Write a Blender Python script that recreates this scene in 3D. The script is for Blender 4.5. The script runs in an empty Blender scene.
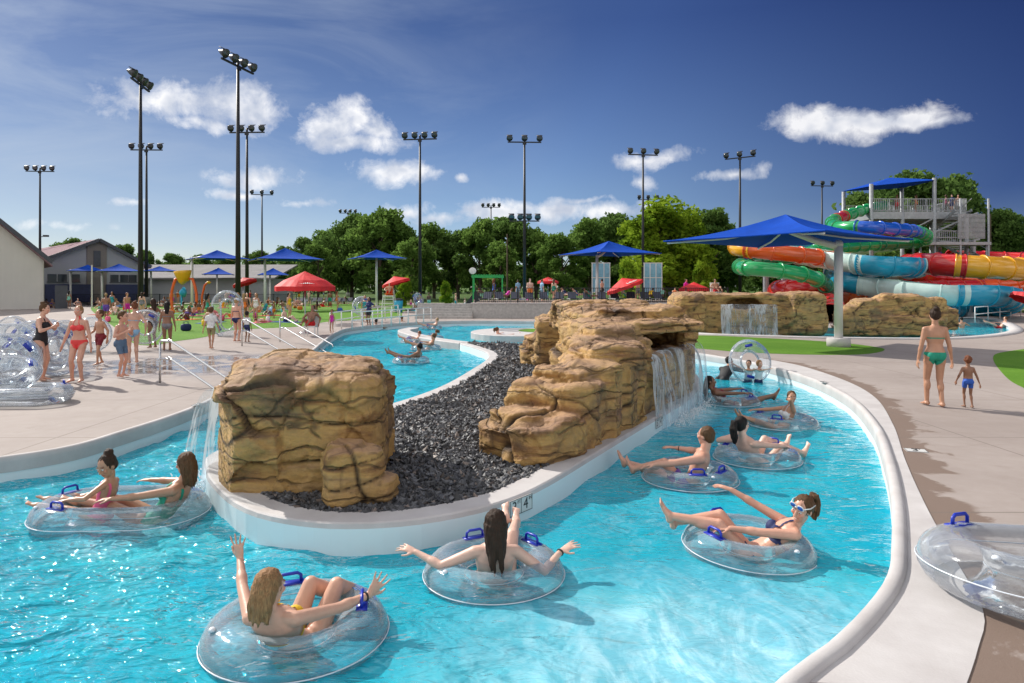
import bpy, bmesh, math, random
import numpy as np
from mathutils import Vector, Matrix, noise
random.seed(7); rng = np.random.default_rng(7)
R = math.radians
scene = bpy.context.scene
COL = scene.collection
F, HZ, CZ, WZ = 683.0, 287.0, 2.05, -0.27      # focal length (px), horizon row, eye height, water level

def G(px, py, z=0.0):                            # where a point of height z seen at this pixel stands
    d = F*(CZ-z)/(py-HZ)
    return Vector(((px-512)/F*d, d, z))
def P(px, py, d):
    return Vector(((px-512)/F*d, d, CZ-(py-HZ)*d/F))

# ------------------------------------------------------------------ tagging
def tag(o, label=None, cat=None, group=None, kind=None):
    if label: o['label'] = label
    if cat: o['category'] = cat
    if group: o['group'] = group
    if kind: o['kind'] = kind
    return o
def empty(name, loc=(0,0,0), rz=0):
    o = bpy.data.objects.new(name, None); COL.objects.link(o)
    o.empty_display_size = .2
    o.location = loc; o.rotation_euler = (0,0,rz)
    return o
def kids(o): return [c for c in bpy.data.objects if c.parent == o]
def copy_tree(o, parent=None, children=None):
    c = o.copy(); COL.objects.link(c)
    if parent: c.parent = parent
    for ch in (o.children): copy_tree(ch, c)
    return c

# ------------------------------------------------------------------ materials
def nodes(m):
    m.use_nodes = True; nt = m.node_tree; nt.nodes.clear(); return nt
class NT:
    def __init__(s, m):
        m.use_nodes = True; s.t = m.node_tree; s.t.nodes.clear(); s.L = s.t.links
    def n(s, typ, ins=None, **kw):
        nd = s.t.nodes.new(typ)
        for k, v in kw.items(): setattr(nd, k, v)
        if ins:
            for k, v in ins.items():
                if isinstance(v, bpy.types.NodeSocket): s.L.new(v, nd.inputs[k])
                else: nd.inputs[k].default_value = v
        return nd
    def math(s, op, a, b=0.0, c=0.0, clamp=False):
        nd = s.n('ShaderNodeMath', {0:a,1:b,2:c}, operation=op, use_clamp=clamp); return nd.outputs[0]
    def vmath(s, op, a, b=(0,0,0)):
        nd = s.n('ShaderNodeVectorMath', {0:a,1:b}, operation=op); return nd
    def mix(s, f, a, b, bt='MIX'):
        nd = s.n('ShaderNodeMix', data_type='RGBA', blend_type=bt)
        for i, v in ((0,f),(6,a),(7,b)):
            if isinstance(v, bpy.types.NodeSocket): s.L.new(v, nd.inputs[i])
            else: nd.inputs[i].default_value = v if not (isinstance(v,tuple) and len(v)==3) else (*v,1)
        return nd.outputs[2]
    def noise(s, vec, scale, detail=4, rough=.55, dist=0):
        return s.n('ShaderNodeTexNoise', {'Vector':vec,'Scale':scale,'Detail':detail,'Roughness':rough,'Distortion':dist}).outputs['Fac']
    def ramp(s, f, stops):
        nd = s.n('ShaderNodeValToRGB', {0:f}); cr = nd.color_ramp
        while len(cr.elements) < len(stops): cr.elements.new(.5)
        for e, (p, c) in zip(cr.elements, stops):
            e.position = p; e.color = (*c,1) if not isinstance(c,(int,float)) else (c,c,c,1)
        return nd.outputs[0]
    def mr(s, v, a, b, c=0., d=1.):
        return s.n('ShaderNodeMapRange', {0:v,1:a,2:b,3:c,4:d}).outputs[0]
    def out(s, sh): s.n('ShaderNodeOutputMaterial', {0:sh})

def c4(c): return (*c,1) if len(c)==3 else c
def mat(name, col=(.5,.5,.5), rough=.6, metal=0., var=.18, vs=3., bump=.0, bs=40., spec=.5, objcol=False, coat=0, space='Object', sss=0, tint=False, alpha=1):
    m = bpy.data.materials.new(name); t = NT(m)
    tc = t.n('ShaderNodeTexCoord').outputs['Object'] if space=='Object' else t.n('ShaderNodeNewGeometry').outputs['Position']
    if objcol: base = t.n('ShaderNodeObjectInfo').outputs['Color']
    else: base = t.n('ShaderNodeRGB').outputs[0]; base.default_value = c4(col)
    if tint:
        a = t.n('ShaderNodeAttribute', attribute_name='tint').outputs['Color']
        base = t.mix(1.0, base, a, 'MULTIPLY')
    if var > 0:
        nz = t.noise(tc, vs, 5, .6)
        v = t.mr(nz, .3, .7, 1-var, 1+var)
        cmb = t.n('ShaderNodeCombineXYZ', {0:v,1:v,2:v}).outputs[0]
        base = t.mix(1.0, base, cmb, 'MULTIPLY')
    b = t.n('ShaderNodeBsdfPrincipled', {'Base Color':base,'Roughness':rough,'Metallic':metal,'Specular IOR Level':spec,'Coat Weight':coat,'Coat Roughness':.1})
    if sss: b.inputs['Subsurface Weight'].default_value = sss; b.inputs['Subsurface Radius'].default_value=(1,.35,.2); b.inputs['Subsurface Scale'].default_value=.02
    if bump > 0:
        h = t.noise(tc, bs, 3, .6)
        bp = t.n('ShaderNodeBump', {'Strength':bump,'Distance':.02,'Height':h}).outputs[0]
        t.L.new(bp, b.inputs['Normal'])
    t.out(b.outputs[0]); return m

M = {}
M['steel']  = mat('stainless_steel', (.62,.62,.62), .25, .9, .05)
M['galv']   = mat('galvanised_steel', (.33,.345,.36), .5, .4, .15, 4)
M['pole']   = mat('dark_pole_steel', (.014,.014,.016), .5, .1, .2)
M['lamphead'] = mat('lamp_housing', (.05,.05,.055), .4, .3, .1)
M['lens']   = mat('lamp_lens', (.10,.11,.13), .15, .2, .1)
M['white']  = mat('white_paint', (.72,.72,.70), .4, 0, .06, 2, coat=.2)
M['plinth'] = mat('plinth_concrete', (.42,.40,.38), .85, 0, .2, 6, .3)
M['canopy'] = mat('blue_shade_fabric', (.004,.06,.40), .8, 0, .10, 1.5, .15, 30, spec=.12)
M['red']    = mat('red_fabric', (.62,.012,.015), .65, 0, .1, 3)
M['blue']   = mat('blue_plastic', (.008,.03,.42), .35, 0, .05)
M['dark']   = mat('dark_plastic', (.02,.02,.025), .5, 0, .1)
M['black_metal'] = mat('black_metal', (.012,.012,.014), .5, .2, .1)
M['bark']   = mat('bark', (.09,.065,.045), .9, 0, .3, 6, .5, 20)
M['skin']   = mat('skin', objcol=True, rough=.40, var=.13, vs=5, sss=.0, tint=True, bump=.10, bs=120)
M['cloth']  = mat('swim_fabric', objcol=True, rough=.7, var=.1, vs=12, bump=.15, bs=60)
M['orange'] = mat('orange_plastic', (.75,.12,.01), .35, 0, .08)
M['yellow'] = mat('yellow_plastic', (.75,.42,.02), .35, 0, .08)
M['greenp'] = mat('green_plastic', (.02,.35,.08), .4, 0, .1)
M['teal_roof'] = mat('cyan_plastic', (.02,.35,.55), .4, 0, .1)
M['eye']    = mat('eye_white', (.75,.73,.7), .2, 0, 0)
M['iris']   = mat('iris', (.03,.02,.015), .15, 0, 0)
M['tile']   = mat('marker_tile', (.68,.68,.66), .35, 0, .05)
M['ink']    = mat('marker_ink', (.015,.015,.015), .5, 0, 0)
def m_objcol(name, rough=.7, var=.12): return mat(name, objcol=True, rough=rough, var=var, vs=6)
M['oc'] = m_objcol('dyed_textile')

# hair: strands by stretched noise
def mk_hair():
    m = bpy.data.materials.new('hair'); t = NT(m)
    base = t.n('ShaderNodeObjectInfo').outputs['Color']
    tc = t.n('ShaderNodeTexCoord').outputs['Object']
    mp = t.n('ShaderNodeMapping', {'Vector':tc,'Scale':(130,130,8)}).outputs[0]
    nz = t.noise(mp, 1.5, 4, .6)
    v = t.mr(nz, .3, .7, .55, 1.6)
    cmb = t.n('ShaderNodeCombineXYZ', {0:v,1:v,2:v}).outputs[0]
    base = t.mix(1.0, base, cmb, 'MULTIPLY')
    bp = t.n('ShaderNodeBump', {'Strength':.8,'Distance':.01,'Height':nz}).outputs[0]
    b = t.n('ShaderNodeBsdfPrincipled', {'Base Color':base,'Roughness':.55,'Specular IOR Level':.25,'Normal':bp})
    t.out(b.outputs[0]); return m
M['hair'] = mk_hair()

# clear vinyl
def mk_vinyl():
    m = bpy.data.materials.new('clear_vinyl'); t = NT(m)
    tc = t.n('ShaderNodeTexCoord').outputs['Object']
    nz = t.noise(tc, 14, 3)
    bp = t.n('ShaderNodeBump', {'Strength':.12,'Distance':.02,'Height':nz}).outputs[0]
    lw = t.n('ShaderNodeLayerWeight', {'Blend':.28}).outputs['Facing']
    tr = t.n('ShaderNodeBsdfTransparent', {'Color':(.93,.96,.98,1)}).outputs[0]
    df = t.n('ShaderNodeBsdfDiffuse', {'Color':(.72,.78,.85,1)}).outputs[0]
    f = t.mr(lw, 0, 1, .06, .55)
    a = t.n('ShaderNodeMixShader', {0:f,1:tr,2:df}).outputs[0]
    gl = t.n('ShaderNodeBsdfGlossy', {'Color':(1,1,1,1),'Roughness':.08,'Normal':bp}).outputs[0]
    fr = t.n('ShaderNodeFresnel', {'IOR':1.45,'Normal':bp}).outputs[0]
    fr = t.math('ADD', t.math('MULTIPLY', fr, .8), .02)
    t.out(t.n('ShaderNodeMixShader', {0:fr,1:a,2:gl}).outputs[0]); return m
M['vinyl'] = mk_vinyl()
M['seam'] = mat('vinyl_seam', (.75,.8,.86), .3, 0, .05)

# water
def mk_water(name='pool_water', foamy=True):
    m = bpy.data.materials.new(name); t = NT(m)
    pos = t.n('ShaderNodeNewGeometry').outputs['Position']
    n1 = t.noise(t.n('ShaderNodeMapping', {'Vector':pos,'Rotation':(0,0,.4),'Scale':(.8,1.5,1)}).outputs[0], 1.9, 3, .5, 1.2)
    n2 = t.noise(t.n('ShaderNodeMapping', {'Vector':pos,'Scale':(.8,1.7,1)}).outputs[0], 6.5, 2, .5, .8)
    h = t.math('ADD', t.math('MULTIPLY', n1, 1.0), t.math('MULTIPLY', n2, .42))
    bp = t.n('ShaderNodeBump', {'Strength':t.mr(t.n('ShaderNodeSeparateXYZ',{0:pos}).outputs[0], -3.0, .5, 1.25, .38),'Distance':.15,'Height':h}).outputs[0]
    big = t.noise(pos, .55, 3, .5, .5)
    dcol = t.ramp(big, [(.3,(.01,.54,.78)),(.55,(.03,.68,.87)),(.75,(.08,.77,.90))])
    tr = t.n('ShaderNodeBsdfTransparent', {'Color':(.16,.86,.99,1)}).outputs[0]
    df = t.n('ShaderNodeBsdfDiffuse', {'Color':dcol,'Normal':bp}).outputs[0]
    body = t.n('ShaderNodeMixShader', {0:.50,1:tr,2:df}).outputs[0]
    if foamy:
        fm = t.noise(t.n('ShaderNodeMapping', {'Vector':pos,'Rotation':(0,0,.5),'Scale':(1.1,.7,1)}).outputs[0], .42, 2, .5, .9)
        fs = t.noise(pos, 6, 6, .72, 2.2)
        # the jets' foam lies in the near right bend of the river
        dist = t.vmath('LENGTH', t.vmath('MULTIPLY', t.vmath('SUBTRACT', pos, (1.35,4.1,WZ)).outputs[0], (.52,.62,0)).outputs[0]).outputs['Value']
        jet = t.mr(dist, .25, 1.15, 1, 0)
        d2 = t.vmath('LENGTH', t.vmath('MULTIPLY', t.vmath('SUBTRACT', pos, (-3.75,7.1,WZ)).outputs[0], (1.4,.8,0)).outputs[0]).outputs['Value']
        jet2 = t.mr(d2, .15, 1.0, 1.3, 0)
        jet = t.math('MAXIMUM', jet, jet2)
        # foam where the cave's veil lands, along a line beside the island
        rp = t.n('ShaderNodeMapping', {'Vector':t.vmath('SUBTRACT', pos, (3.30,12.35,WZ)).outputs[0],'Rotation':(0,0,R(-60)),'Scale':(1,1,1)}).outputs[0]
        d3 = t.vmath('LENGTH', t.vmath('MULTIPLY', rp, (.62,2.2,0)).outputs[0]).outputs['Value']
        jet = t.math('MAXIMUM', jet, t.mr(d3, .35, 1.1, 1.4, 0))
        wisps = t.mr(fs, .42, .62, 0, 1)
        swirl = t.mr(t.noise(t.n('ShaderNodeMapping', {'Vector':pos,'Rotation':(0,0,.5),'Scale':(1.2,.55,1)}).outputs[0], 1.5, 7, .68, 2.6), .44, .62, 0, 1)
        milky = t.math('MULTIPLY', jet, t.math('ADD', .38, t.math('MULTIPLY', swirl, .5)))
        loose = t.math('MULTIPLY', t.mr(fm, .5, .72, 0, .42), t.math('MULTIPLY', swirl, wisps))
        fac = t.math('ADD', milky, loose, clamp=True)
        fac = t.math('MULTIPLY', fac, .85)
        fd = t.n('ShaderNodeBsdfDiffuse', {'Color':(.55,.82,.90,1),'Normal':bp}).outputs[0]
        body = t.n('ShaderNodeMixShader', {0:fac,1:body,2:fd}).outputs[0]
    gl = t.n('ShaderNodeBsdfGlossy', {'Color':(1,1,1,1),'Roughness':.04,'Normal':bp}).outputs[0]
    fr = t.n('ShaderNodeFresnel', {'IOR':1.33,'Normal':bp}).outputs[0]
    t.out(t.n('ShaderNodeMixShader', {0:fr,1:body,2:gl}).outputs[0]); return m
M['water'] = mk_water()
M['water2'] = mk_water('still_pool_water', False)
def mk_fall():
    m = bpy.data.materials.new('falling_water'); t = NT(m)
    tc = t.n('ShaderNodeTexCoord').outputs['Object']
    nz = t.noise(t.n('ShaderNodeMapping', {'Vector':tc,'Scale':(9,9,.8)}).outputs[0], 2.2, 5, .65, .6)
    gap = t.noise(t.n('ShaderNodeMapping', {'Vector':tc,'Scale':(3,3,.25)}).outputs[0], 1.1, 2)
    f = t.mr(t.math('ADD', nz, t.math('MULTIPLY', t.math('SUBTRACT', gap, .5), 1.1)), .40, .68, .07, .8)
    tr = t.n('ShaderNodeBsdfTransparent', {'Color':(.92,.97,1,1)}).outputs[0]
    df = t.n('ShaderNodeBsdfDiffuse', {'Color':(.75,.82,.88,1)}).outputs[0]
    tl = t.n('ShaderNodeBsdfTranslucent', {'Color':(.75,.82,.88,1)}).outputs[0]
    dd = t.n('ShaderNodeMixShader', {0:.4,1:df,2:tl}).outputs[0]
    a = t.n('ShaderNodeMixShader', {0:f,1:tr,2:dd}).outputs[0]
    bp = t.n('ShaderNodeBump', {'Strength':.5,'Distance':.05,'Height':nz}).outputs[0]
    gl = t.n('ShaderNodeBsdfGlossy', {'Roughness':.1,'Normal':bp}).outputs[0]
    t.out(t.n('ShaderNodeMixShader', {0:.07,1:a,2:gl}).outputs[0]); return m
M['fall'] = mk_fall()

def mk_poolpaint():
    m = bpy.data.materials.new('pool_plaster'); t = NT(m)
    pos = t.n('ShaderNodeNewGeometry').outputs['Position']
    nz = t.noise(pos, 1.2, 6, .65)
    c = t.mix(nz, (.70,.80,.82,1), (.78,.86,.88,1))
    b = t.n('ShaderNodeBsdfPrincipled', {'Base Color':c,'Roughness':.6}); t.out(b.outputs[0]); return m
M['plaster'] = mk_poolpaint()
def mk_coping():
    m = bpy.data.materials.new('pale_coping_concrete'); t = NT(m)
    pos = t.n('ShaderNodeNewGeometry').outputs['Position']
    nz = t.noise(pos, 2.0, 6, .6); n2 = t.noise(pos, 60, 3)
    c = t.mix(t.mr(nz,.3,.7), (.46,.43,.42,1), (.58,.555,.545,1))
    bp = t.n('ShaderNodeBump', {'Strength':.2,'Distance':.01,'Height':n2}).outputs[0]
    b = t.n('ShaderNodeBsdfPrincipled', {'Base Color':c,'Roughness':.75,'Normal':bp}); t.out(b.outputs[0]); return m
M['coping'] = mk_coping()
def mk_deck():
    m = bpy.data.materials.new('brushed_concrete'); t = NT(m)
    pos = t.n('ShaderNodeNewGeometry').outputs['Position']
    n1 = t.noise(pos, .35, 6, .62, .3); n2 = t.noise(pos, 4, 5, .6); n3 = t.noise(pos, 90, 2)
    c = t.mix(t.mr(n1,.3,.7), (.30,.25,.225,1), (.39,.335,.305,1))
    c = t.mix(t.mr(n2,.35,.75,0,.3), c, (.24,.19,.16,1)); c = t.mix(t.mr(t.noise(pos,1.1,7,.72,1.4),.56,.70,0,.35), c, (.2,.155,.13,1))
    # old wet stains along the seam of the coping
    dx = t.n('ShaderNodeAttribute', attribute_name='edge').outputs['Fac']
    bd = t.noise(pos, 1.6, 5, .6, .8)
    st = t.math('MULTIPLY', t.mr(t.math('SUBTRACT', t.math('MULTIPLY', bd, 1.6), t.math('MULTIPLY', dx, .55)), .40, .50, 0, 1), .85)
    c = t.mix(st, c, (.17,.115,.085,1))
    # control joints
    br = t.n('ShaderNodeTexBrick', {'Vector':pos,'Color1':(1,1,1,1),'Color2':(1,1,1,1),'Mortar':(0,0,0,1),'Scale':1.0,'Mortar Size':.013,'Brick Width':3.1,'Row Height':3.1}, offset=0.0).outputs['Color']
    jt = t.mr(br, 0, 1, .7, 0)
    c = t.mix(jt, c, (.16,.13,.11,1))
    # puddles on the splash deck
    dd = t.vmath('LENGTH', t.vmath('MULTIPLY', t.vmath('SUBTRACT', pos, (-8.4,18.2,0)).outputs[0], (.24,.30,0)).outputs[0]).outputs['Value']
    wet = t.math('MULTIPLY', t.mr(dd, .55, 1.1, 1, 0), t.mr(bd, .36, .52, 0, 1))
    c = t.mix(t.math('MULTIPLY', wet, .35), c, (.2,.18,.17,1))
    rg = t.mr(wet, 0, 1, .8, .08)
    bp = t.n('ShaderNodeBump', {'Strength':t.mr(wet,0,1,.25,.0),'Distance':.01,'Height':n3}).outputs[0]
    b = t.n('ShaderNodeBsdfPrincipled', {'Base Color':c,'Roughness':rg,'Normal':bp}); t.out(b.outputs[0]); return m
M['deck'] = mk_deck()
def mk_turf(name, a, b_, sc=70):
    m = bpy.data.materials.new(name); t = NT(m)
    pos = t.n('ShaderNodeNewGeometry').outputs['Position']
    nz = t.noise(pos, .5, 6, .65); n3 = t.noise(pos, sc, 4, .7)
    c = t.mix(t.mr(nz,.3,.7), a, b_); c = t.mix(t.mr(n3,.3,.7,.35,0), c, (.01,.04,.005,1))
    bp = t.n('ShaderNodeBump', {'Strength':.7,'Distance':.03,'Height':n3}).outputs[0]
    b = t.n('ShaderNodeBsdfPrincipled', {'Base Color':c,'Roughness':.85,'Normal':bp,'Specular IOR Level':.2}); t.out(b.outputs[0]); return m
M['turf'] = mk_turf('lawn_turf', (.10,.24,.015,1), (.16,.33,.03,1))
M['ground'] = mk_turf('grass_ground', (.07,.13,.02,1), (.10,.17,.03,1), 20)
def mk_rock():
    m = bpy.data.materials.new('sculpted_sandstone'); t = NT(m)
    pos = t.n('ShaderNodeNewGeometry').outputs['Position']
    nrm = t.n('ShaderNodeNewGeometry').outputs['Normal']
    st = t.n('ShaderNodeMapping', {'Vector':pos,'Scale':(.7,.7,3.4)}).outputs[0]
    n1 = t.noise(st, 1.3, 7, .62, .5); n2 = t.noise(pos, 1.1, 4, .6); n3 = t.noise(pos, 22, 6, .7); n4 = t.noise(pos, 5, 6, .7, .4)
    c = t.ramp(n1, [(.30,(.13,.062,.028)),(.40,(.31,.16,.055)),(.50,(.52,.31,.10)),(.60,(.42,.26,.10)),(.70,(.22,.12,.06))])
    c = t.mix(t.mr(n2,.52,.72,0,.35), c, (.33,.27,.09,1))          # olive stain
    c = t.mix(t.mr(n4,.5,.75,0,.5), c, (.17,.085,.05,1))
    c = t.mix(t.mr(n3,.4,.8,0,.2), c, (.5,.36,.22,1)); c = t.mix(t.mr(t.noise(pos,.8,5,.6,.5),.52,.62,0,.6), c, (.10,.075,.06,1))
    # the tops are paler and pinker than the sides
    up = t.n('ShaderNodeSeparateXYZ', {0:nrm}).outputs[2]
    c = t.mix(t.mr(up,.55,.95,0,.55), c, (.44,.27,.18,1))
    ck = t.n('ShaderNodeAttribute', attribute_name='crack').outputs['Fac']
    wp = t.vmath('ADD', pos, t.vmath('SCALE' if False else 'MULTIPLY', t.n('ShaderNodeTexNoise', {'Vector':pos,'Scale':1.8,'Detail':3.}).outputs['Color'], (.55,.55,.35)).outputs[0]).outputs[0]
    vo = t.n('ShaderNodeTexVoronoi', {'Vector':t.n('ShaderNodeMapping', {'Vector':wp,'Scale':(.8,.8,1.5)}).outputs[0],'Scale':1.3,'Randomness':.9}, feature='DISTANCE_TO_EDGE').outputs['Distance']
    vm = t.noise(pos, 1.4, 3)
    line = t.math('MULTIPLY', t.mr(vo, .004, .03, 1, 0), t.mr(vm, .50, .60, 0, 1))
    lay_ = t.n('ShaderNodeTexWave', {'Vector':wp,'Scale':1.15,'Distortion':1.5,'Detail':3.,'Detail Scale':1.2}, wave_type='BANDS', bands_direction='Z').outputs['Fac']
    line2 = t.math('MULTIPLY', t.mr(lay_, .035, .0, 0, 1), t.mr(t.noise(pos, .9, 3), .42, .54, 0, 1))
    line = t.math('MAXIMUM', line, line2)
    ck = t.math('MAXIMUM', ck, t.math('MULTIPLY', line, .6))
    c = t.mix(t.math('MULTIPLY', ck, 1.0, clamp=True), c, (.03,.02,.015,1))
    bp = t.n('ShaderNodeBump', {'Strength':.7,'Distance':.03,'Height':t.math('SUBTRACT', t.math('ADD', n3, t.math('MULTIPLY', n4, .8)), t.math('MULTIPLY', line, 1.2))}).outputs[0]
    b = t.n('ShaderNodeBsdfPrincipled', {'Base Color':c,'Roughness':.75,'Normal':bp,'Specular IOR Level':.35}); t.out(b.outputs[0]); return m
M['rock'] = mk_rock()
def mk_chip():
    m = bpy.data.materials.new('slate_chip'); t = NT(m)
    a = t.n('ShaderNodeAttribute', attribute_name='tint').outputs['Color']
    b = t.n('ShaderNodeBsdfPrincipled', {'Base Color':a,'Roughness':.55,'Specular IOR Level':.45}); t.out(b.outputs[0]); return m
M['chip'] = mk_chip()
def mk_leaf(name, a, b_):
    m = bpy.data.materials.new(name); t = NT(m)
    at = t.n('ShaderNodeAttribute', attribute_name='tint').outputs['Fac']
    c = t.mix(at, a, b_)
    d = t.n('ShaderNodeBsdfDiffuse', {'Color':c}).outputs[0]
    tl = t.n('ShaderNodeBsdfTranslucent', {'Color':c}).outputs[0]
    s = t.n('ShaderNodeMixShader', {0:.5,1:d,2:tl}).outputs[0]
    t.out(s); return m
M['leaf'] = mk_leaf('dark_leaves', (.05,.10,.025,1), (.20,.32,.08,1))
M['leaf2'] = mk_leaf('bright_leaves', (.14,.24,.02,1), (.34,.46,.04,1))
M['leaf3'] = mk_leaf('mid_leaves', (.07,.14,.03,1), (.23,.36,.08,1))
def mk_flume(name, col):
    m = bpy.data.materials.new(name); t = NT(m)
    pos = t.n('ShaderNodeNewGeometry').outputs['Position']
    nz = t.noise(pos, .8, 4)
    v = t.mr(nz,.3,.7,.85,1.12); cb = t.n('ShaderNodeCombineXYZ',{0:v,1:v,2:v}).outputs[0]
    c = t.mix(1., c4(col), cb, 'MULTIPLY')
    b = t.n('ShaderNodeBsdfPrincipled', {'Base Color':c,'Roughness':.22,'Coat Weight':.4}); t.out(b.outputs[0]); return m
for k, c in dict(f_green=(.01,.33,.09), f_blue=(.01,.10,.55), f_teal=(.01,.30,.46), f_white=(.50,.66,.62), f_red=(.55,.012,.01), f_yellow=(.80,.38,.01), f_orange=(.72,.10,.01), f_dgreen=(.01,.18,.07)).items():
    M[k] = mk_flume('flume_'+k[2:], c)
def mk_siding(name, col, sc=.35):
    m = bpy.data.materials.new(name); t = NT(m)
    pos = t.n('ShaderNodeTexCoord').outputs['Object']
    w = t.n('ShaderNodeTexWave', {'Vector':pos,'Scale':sc*10,'Distortion':0}, wave_type='BANDS', bands_direction='X').outputs['Fac']
    nz = t.noise(pos, .6, 5)
    c = t.mix(t.mr(nz,.3,.7,0,.25), c4(col), tuple(x*.7 for x in col)+(1,))
    c = t.mix(t.mr(w,.85,1,0,.35), c, tuple(x*.6 for x in col)+(1,))
    bp = t.n('ShaderNodeBump', {'Strength':.5,'Distance':.05,'Height':w}).outputs[0]
    b = t.n('ShaderNodeBsdfPrincipled', {'Base Color':c,'Roughness':.85,'Specular IOR Level':.1,'Normal':bp}); t.out(b.outputs[0]); return m
M['beige_siding'] = mk_siding('beige_siding', (.72,.70,.64))
M['grey_siding'] = mk_siding('grey_siding', (.44,.45,.48))
M['brown_siding'] = mk_siding('brown_siding', (.27,.24,.22))
M['roof_metal'] = mk_siding('rib_roof', (.30,.19,.21), .25)
M['roof_dark'] = mat('dark_trim', (.06,.065,.08), .5)
M['window'] = mat('window_glass', (.03,.04,.05), .1, 0, .1)
M['acrylic'] = M['vinyl']

# ------------------------------------------------------------------ mesh builder
class MB:
    def __init__(s): s.v = []; s.f = []; s.mi = []; s.cur = 0
    def add(s, vs, fs):
        o = len(s.v); s.v.extend([tuple(v) for v in vs]); s.f.extend([tuple(i+o for i in f) for f in fs]); s.mi.extend([s.cur]*len(fs)); return s
    def box(s, c, h, rz=0, rx=0, ry=0, mtx=None):
        rot = mtx or (Matrix.Rotation(rz,3,'Z') @ Matrix.Rotation(ry,3,'Y') @ Matrix.Rotation(rx,3,'X'))
        vs = [Vector(c) + rot @ Vector((x*h[0],y*h[1],z*h[2])) for x in (-1,1) for y in (-1,1) for z in (-1,1)]
        return s.add(vs, [(0,1,3,2),(4,6,7,5),(0,4,5,1),(2,3,7,6),(0,2,6,4),(1,5,7,3)])
    def bar(s, a, b, w, h=None):                   # square bar between two points
        a, b = Vector(a), Vector(b); d = b-a; L = d.length
        q = d.to_track_quat('Z','Y').to_matrix(); return s.box((a+b)/2, (w/2,(h or w)/2,L/2), mtx=q)
    def tube(s, pts, r, n=10, cap=True, lat=None, wf=1.0, closed=False):
        pts = [Vector(p) for p in pts]; N = len(pts)
        rr = r if isinstance(r,(list,tuple)) else [r]*N
        vs = []; fs = []; prev = None
        for i, p in enumerate(pts):
            if closed: d = pts[(i+1)%N]-pts[i-1]
            else: d = pts[min(i+1,N-1)]-pts[max(i-1,0)]
            if d.length < 1e-9: d = Vector((0,0,1))
            d.normalize()
            if lat is not None: x = Vector(lat) - d*Vector(lat).dot(d)
            elif prev is None: x = d.orthogonal()
            else: x = prev - d*prev.dot(d)
            if x.length < 1e-6: x = d.orthogonal()
            x.normalize(); prev = x; y = d.cross(x)
            for k in range(n):
                a = 2*math.pi*k/n
                vs.append(p + x*(math.cos(a)*rr[i]*wf) + y*(math.sin(a)*rr[i]))
        M_ = N if closed else N-1
        for i in range(M_):
            j = (i+1)%N
            for k in range(n):
                k2 = (k+1)%n; fs.append((i*n+k, i*n+k2, j*n+k2, j*n+k))
        if cap and not closed:
            fs.append(tuple(reversed(range(n)))); fs.append(tuple((N-1)*n+k for k in range(n)))
        return s.add(vs, fs)
    def capsule(s, a, b, ra, rb, n=10, lat=None, wf=1.0):
        a, b = Vector(a), Vector(b); d = b-a
        if d.length < 1e-5: d = Vector((0,0,1e-4))
        u = d.normalized(); pts = []; rr = []
        for t in (-1,-.92,-.7,-.38): pts.append(a+u*(t*ra)); rr.append(max(ra*math.sqrt(max(0,1-t*t)), ra*.06))
        pts += [a+d*.0, a+d*.33, a+d*.67, b]; rr += [ra, ra+(rb-ra)*.33, ra+(rb-ra)*.67, rb]
        for t in (.38,.7,.92,1): pts.append(b+u*(t*rb)); rr.append(max(rb*math.sqrt(max(0,1-t*t)), rb*.06))
        return s.tube(pts, rr, n, True, lat if lat is not None else u.orthogonal(), wf)
    def ell(s, c, h, axes=None, n=12, m=8, e=1.0, e2=None):     # (super)ellipsoid
        c = Vector(c); X, Y, Z = axes or (Vector((1,0,0)),Vector((0,1,0)),Vector((0,0,1)))
        e2 = e if e2 is None else e2
        sg = lambda v, p: math.copysign(abs(v)**p, v)
        vs = [c - Z*h[2]]
        for i in range(1, m):
            ph = -math.pi/2 + math.pi*i/m
            for k in range(n):
                a = 2*math.pi*k/n
                cp = sg(math.cos(ph), e2)
                vs.append(c + X*(h[0]*cp*sg(math.cos(a),e)) + Y*(h[1]*cp*sg(math.sin(a),e)) + Z*(h[2]*sg(math.sin(ph),e2)))
        vs.append(c + Z*h[2]); T = len(vs)-1; fs = []
        for k in range(n): fs.append((0, 1+(k+1)%n, 1+k)); fs.append((T, T-n+k, T-n+(k+1)%n))
        for i in range(m-2):
            for k in range(n):
                k2 = (k+1)%n; a = 1+i*n; fs.append((a+k,a+k2,a+n+k2,a+n+k))
        return s.add(vs, fs)
    def loft(s, rings):                             # list of rings (equal counts)
        n = len(rings[0]); vs = [p for r in rings for p in r]; fs = []
        for i in range(len(rings)-1):
            for k in range(n):
                k2 = (k+1)%n; fs.append((i*n+k,i*n+k2,(i+1)*n+k2,(i+1)*n+k))
        fs.append(tuple(reversed(range(n)))); fs.append(tuple((len(rings)-1)*n+k for k in range(n)))
        return s.add(vs, fs)
    def prism(s, poly, z0, z1):
        n = len(poly); vs = [(x,y,z0) for x,y in poly]+[(x,y,z1) for x,y in poly]
        fs = [tuple(reversed(range(n))), tuple(range(n,2*n))]+[(i,(i+1)%n,n+(i+1)%n,n+i) for i in range(n)]
        return s.add(vs, fs)
    def mesh(s, name, mats, smooth=False):
        me = bpy.data.meshes.new(name); me.from_pydata(s.v, [], s.f)
        for m in (mats if isinstance(mats,(list,tuple)) else [mats]): me.materials.append(m)
        me.polygons.foreach_set('material_index', s.mi)
        if smooth: me.polygons.foreach_set('use_smooth', [True]*len(me.polygons))
        me.update(); return me
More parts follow.
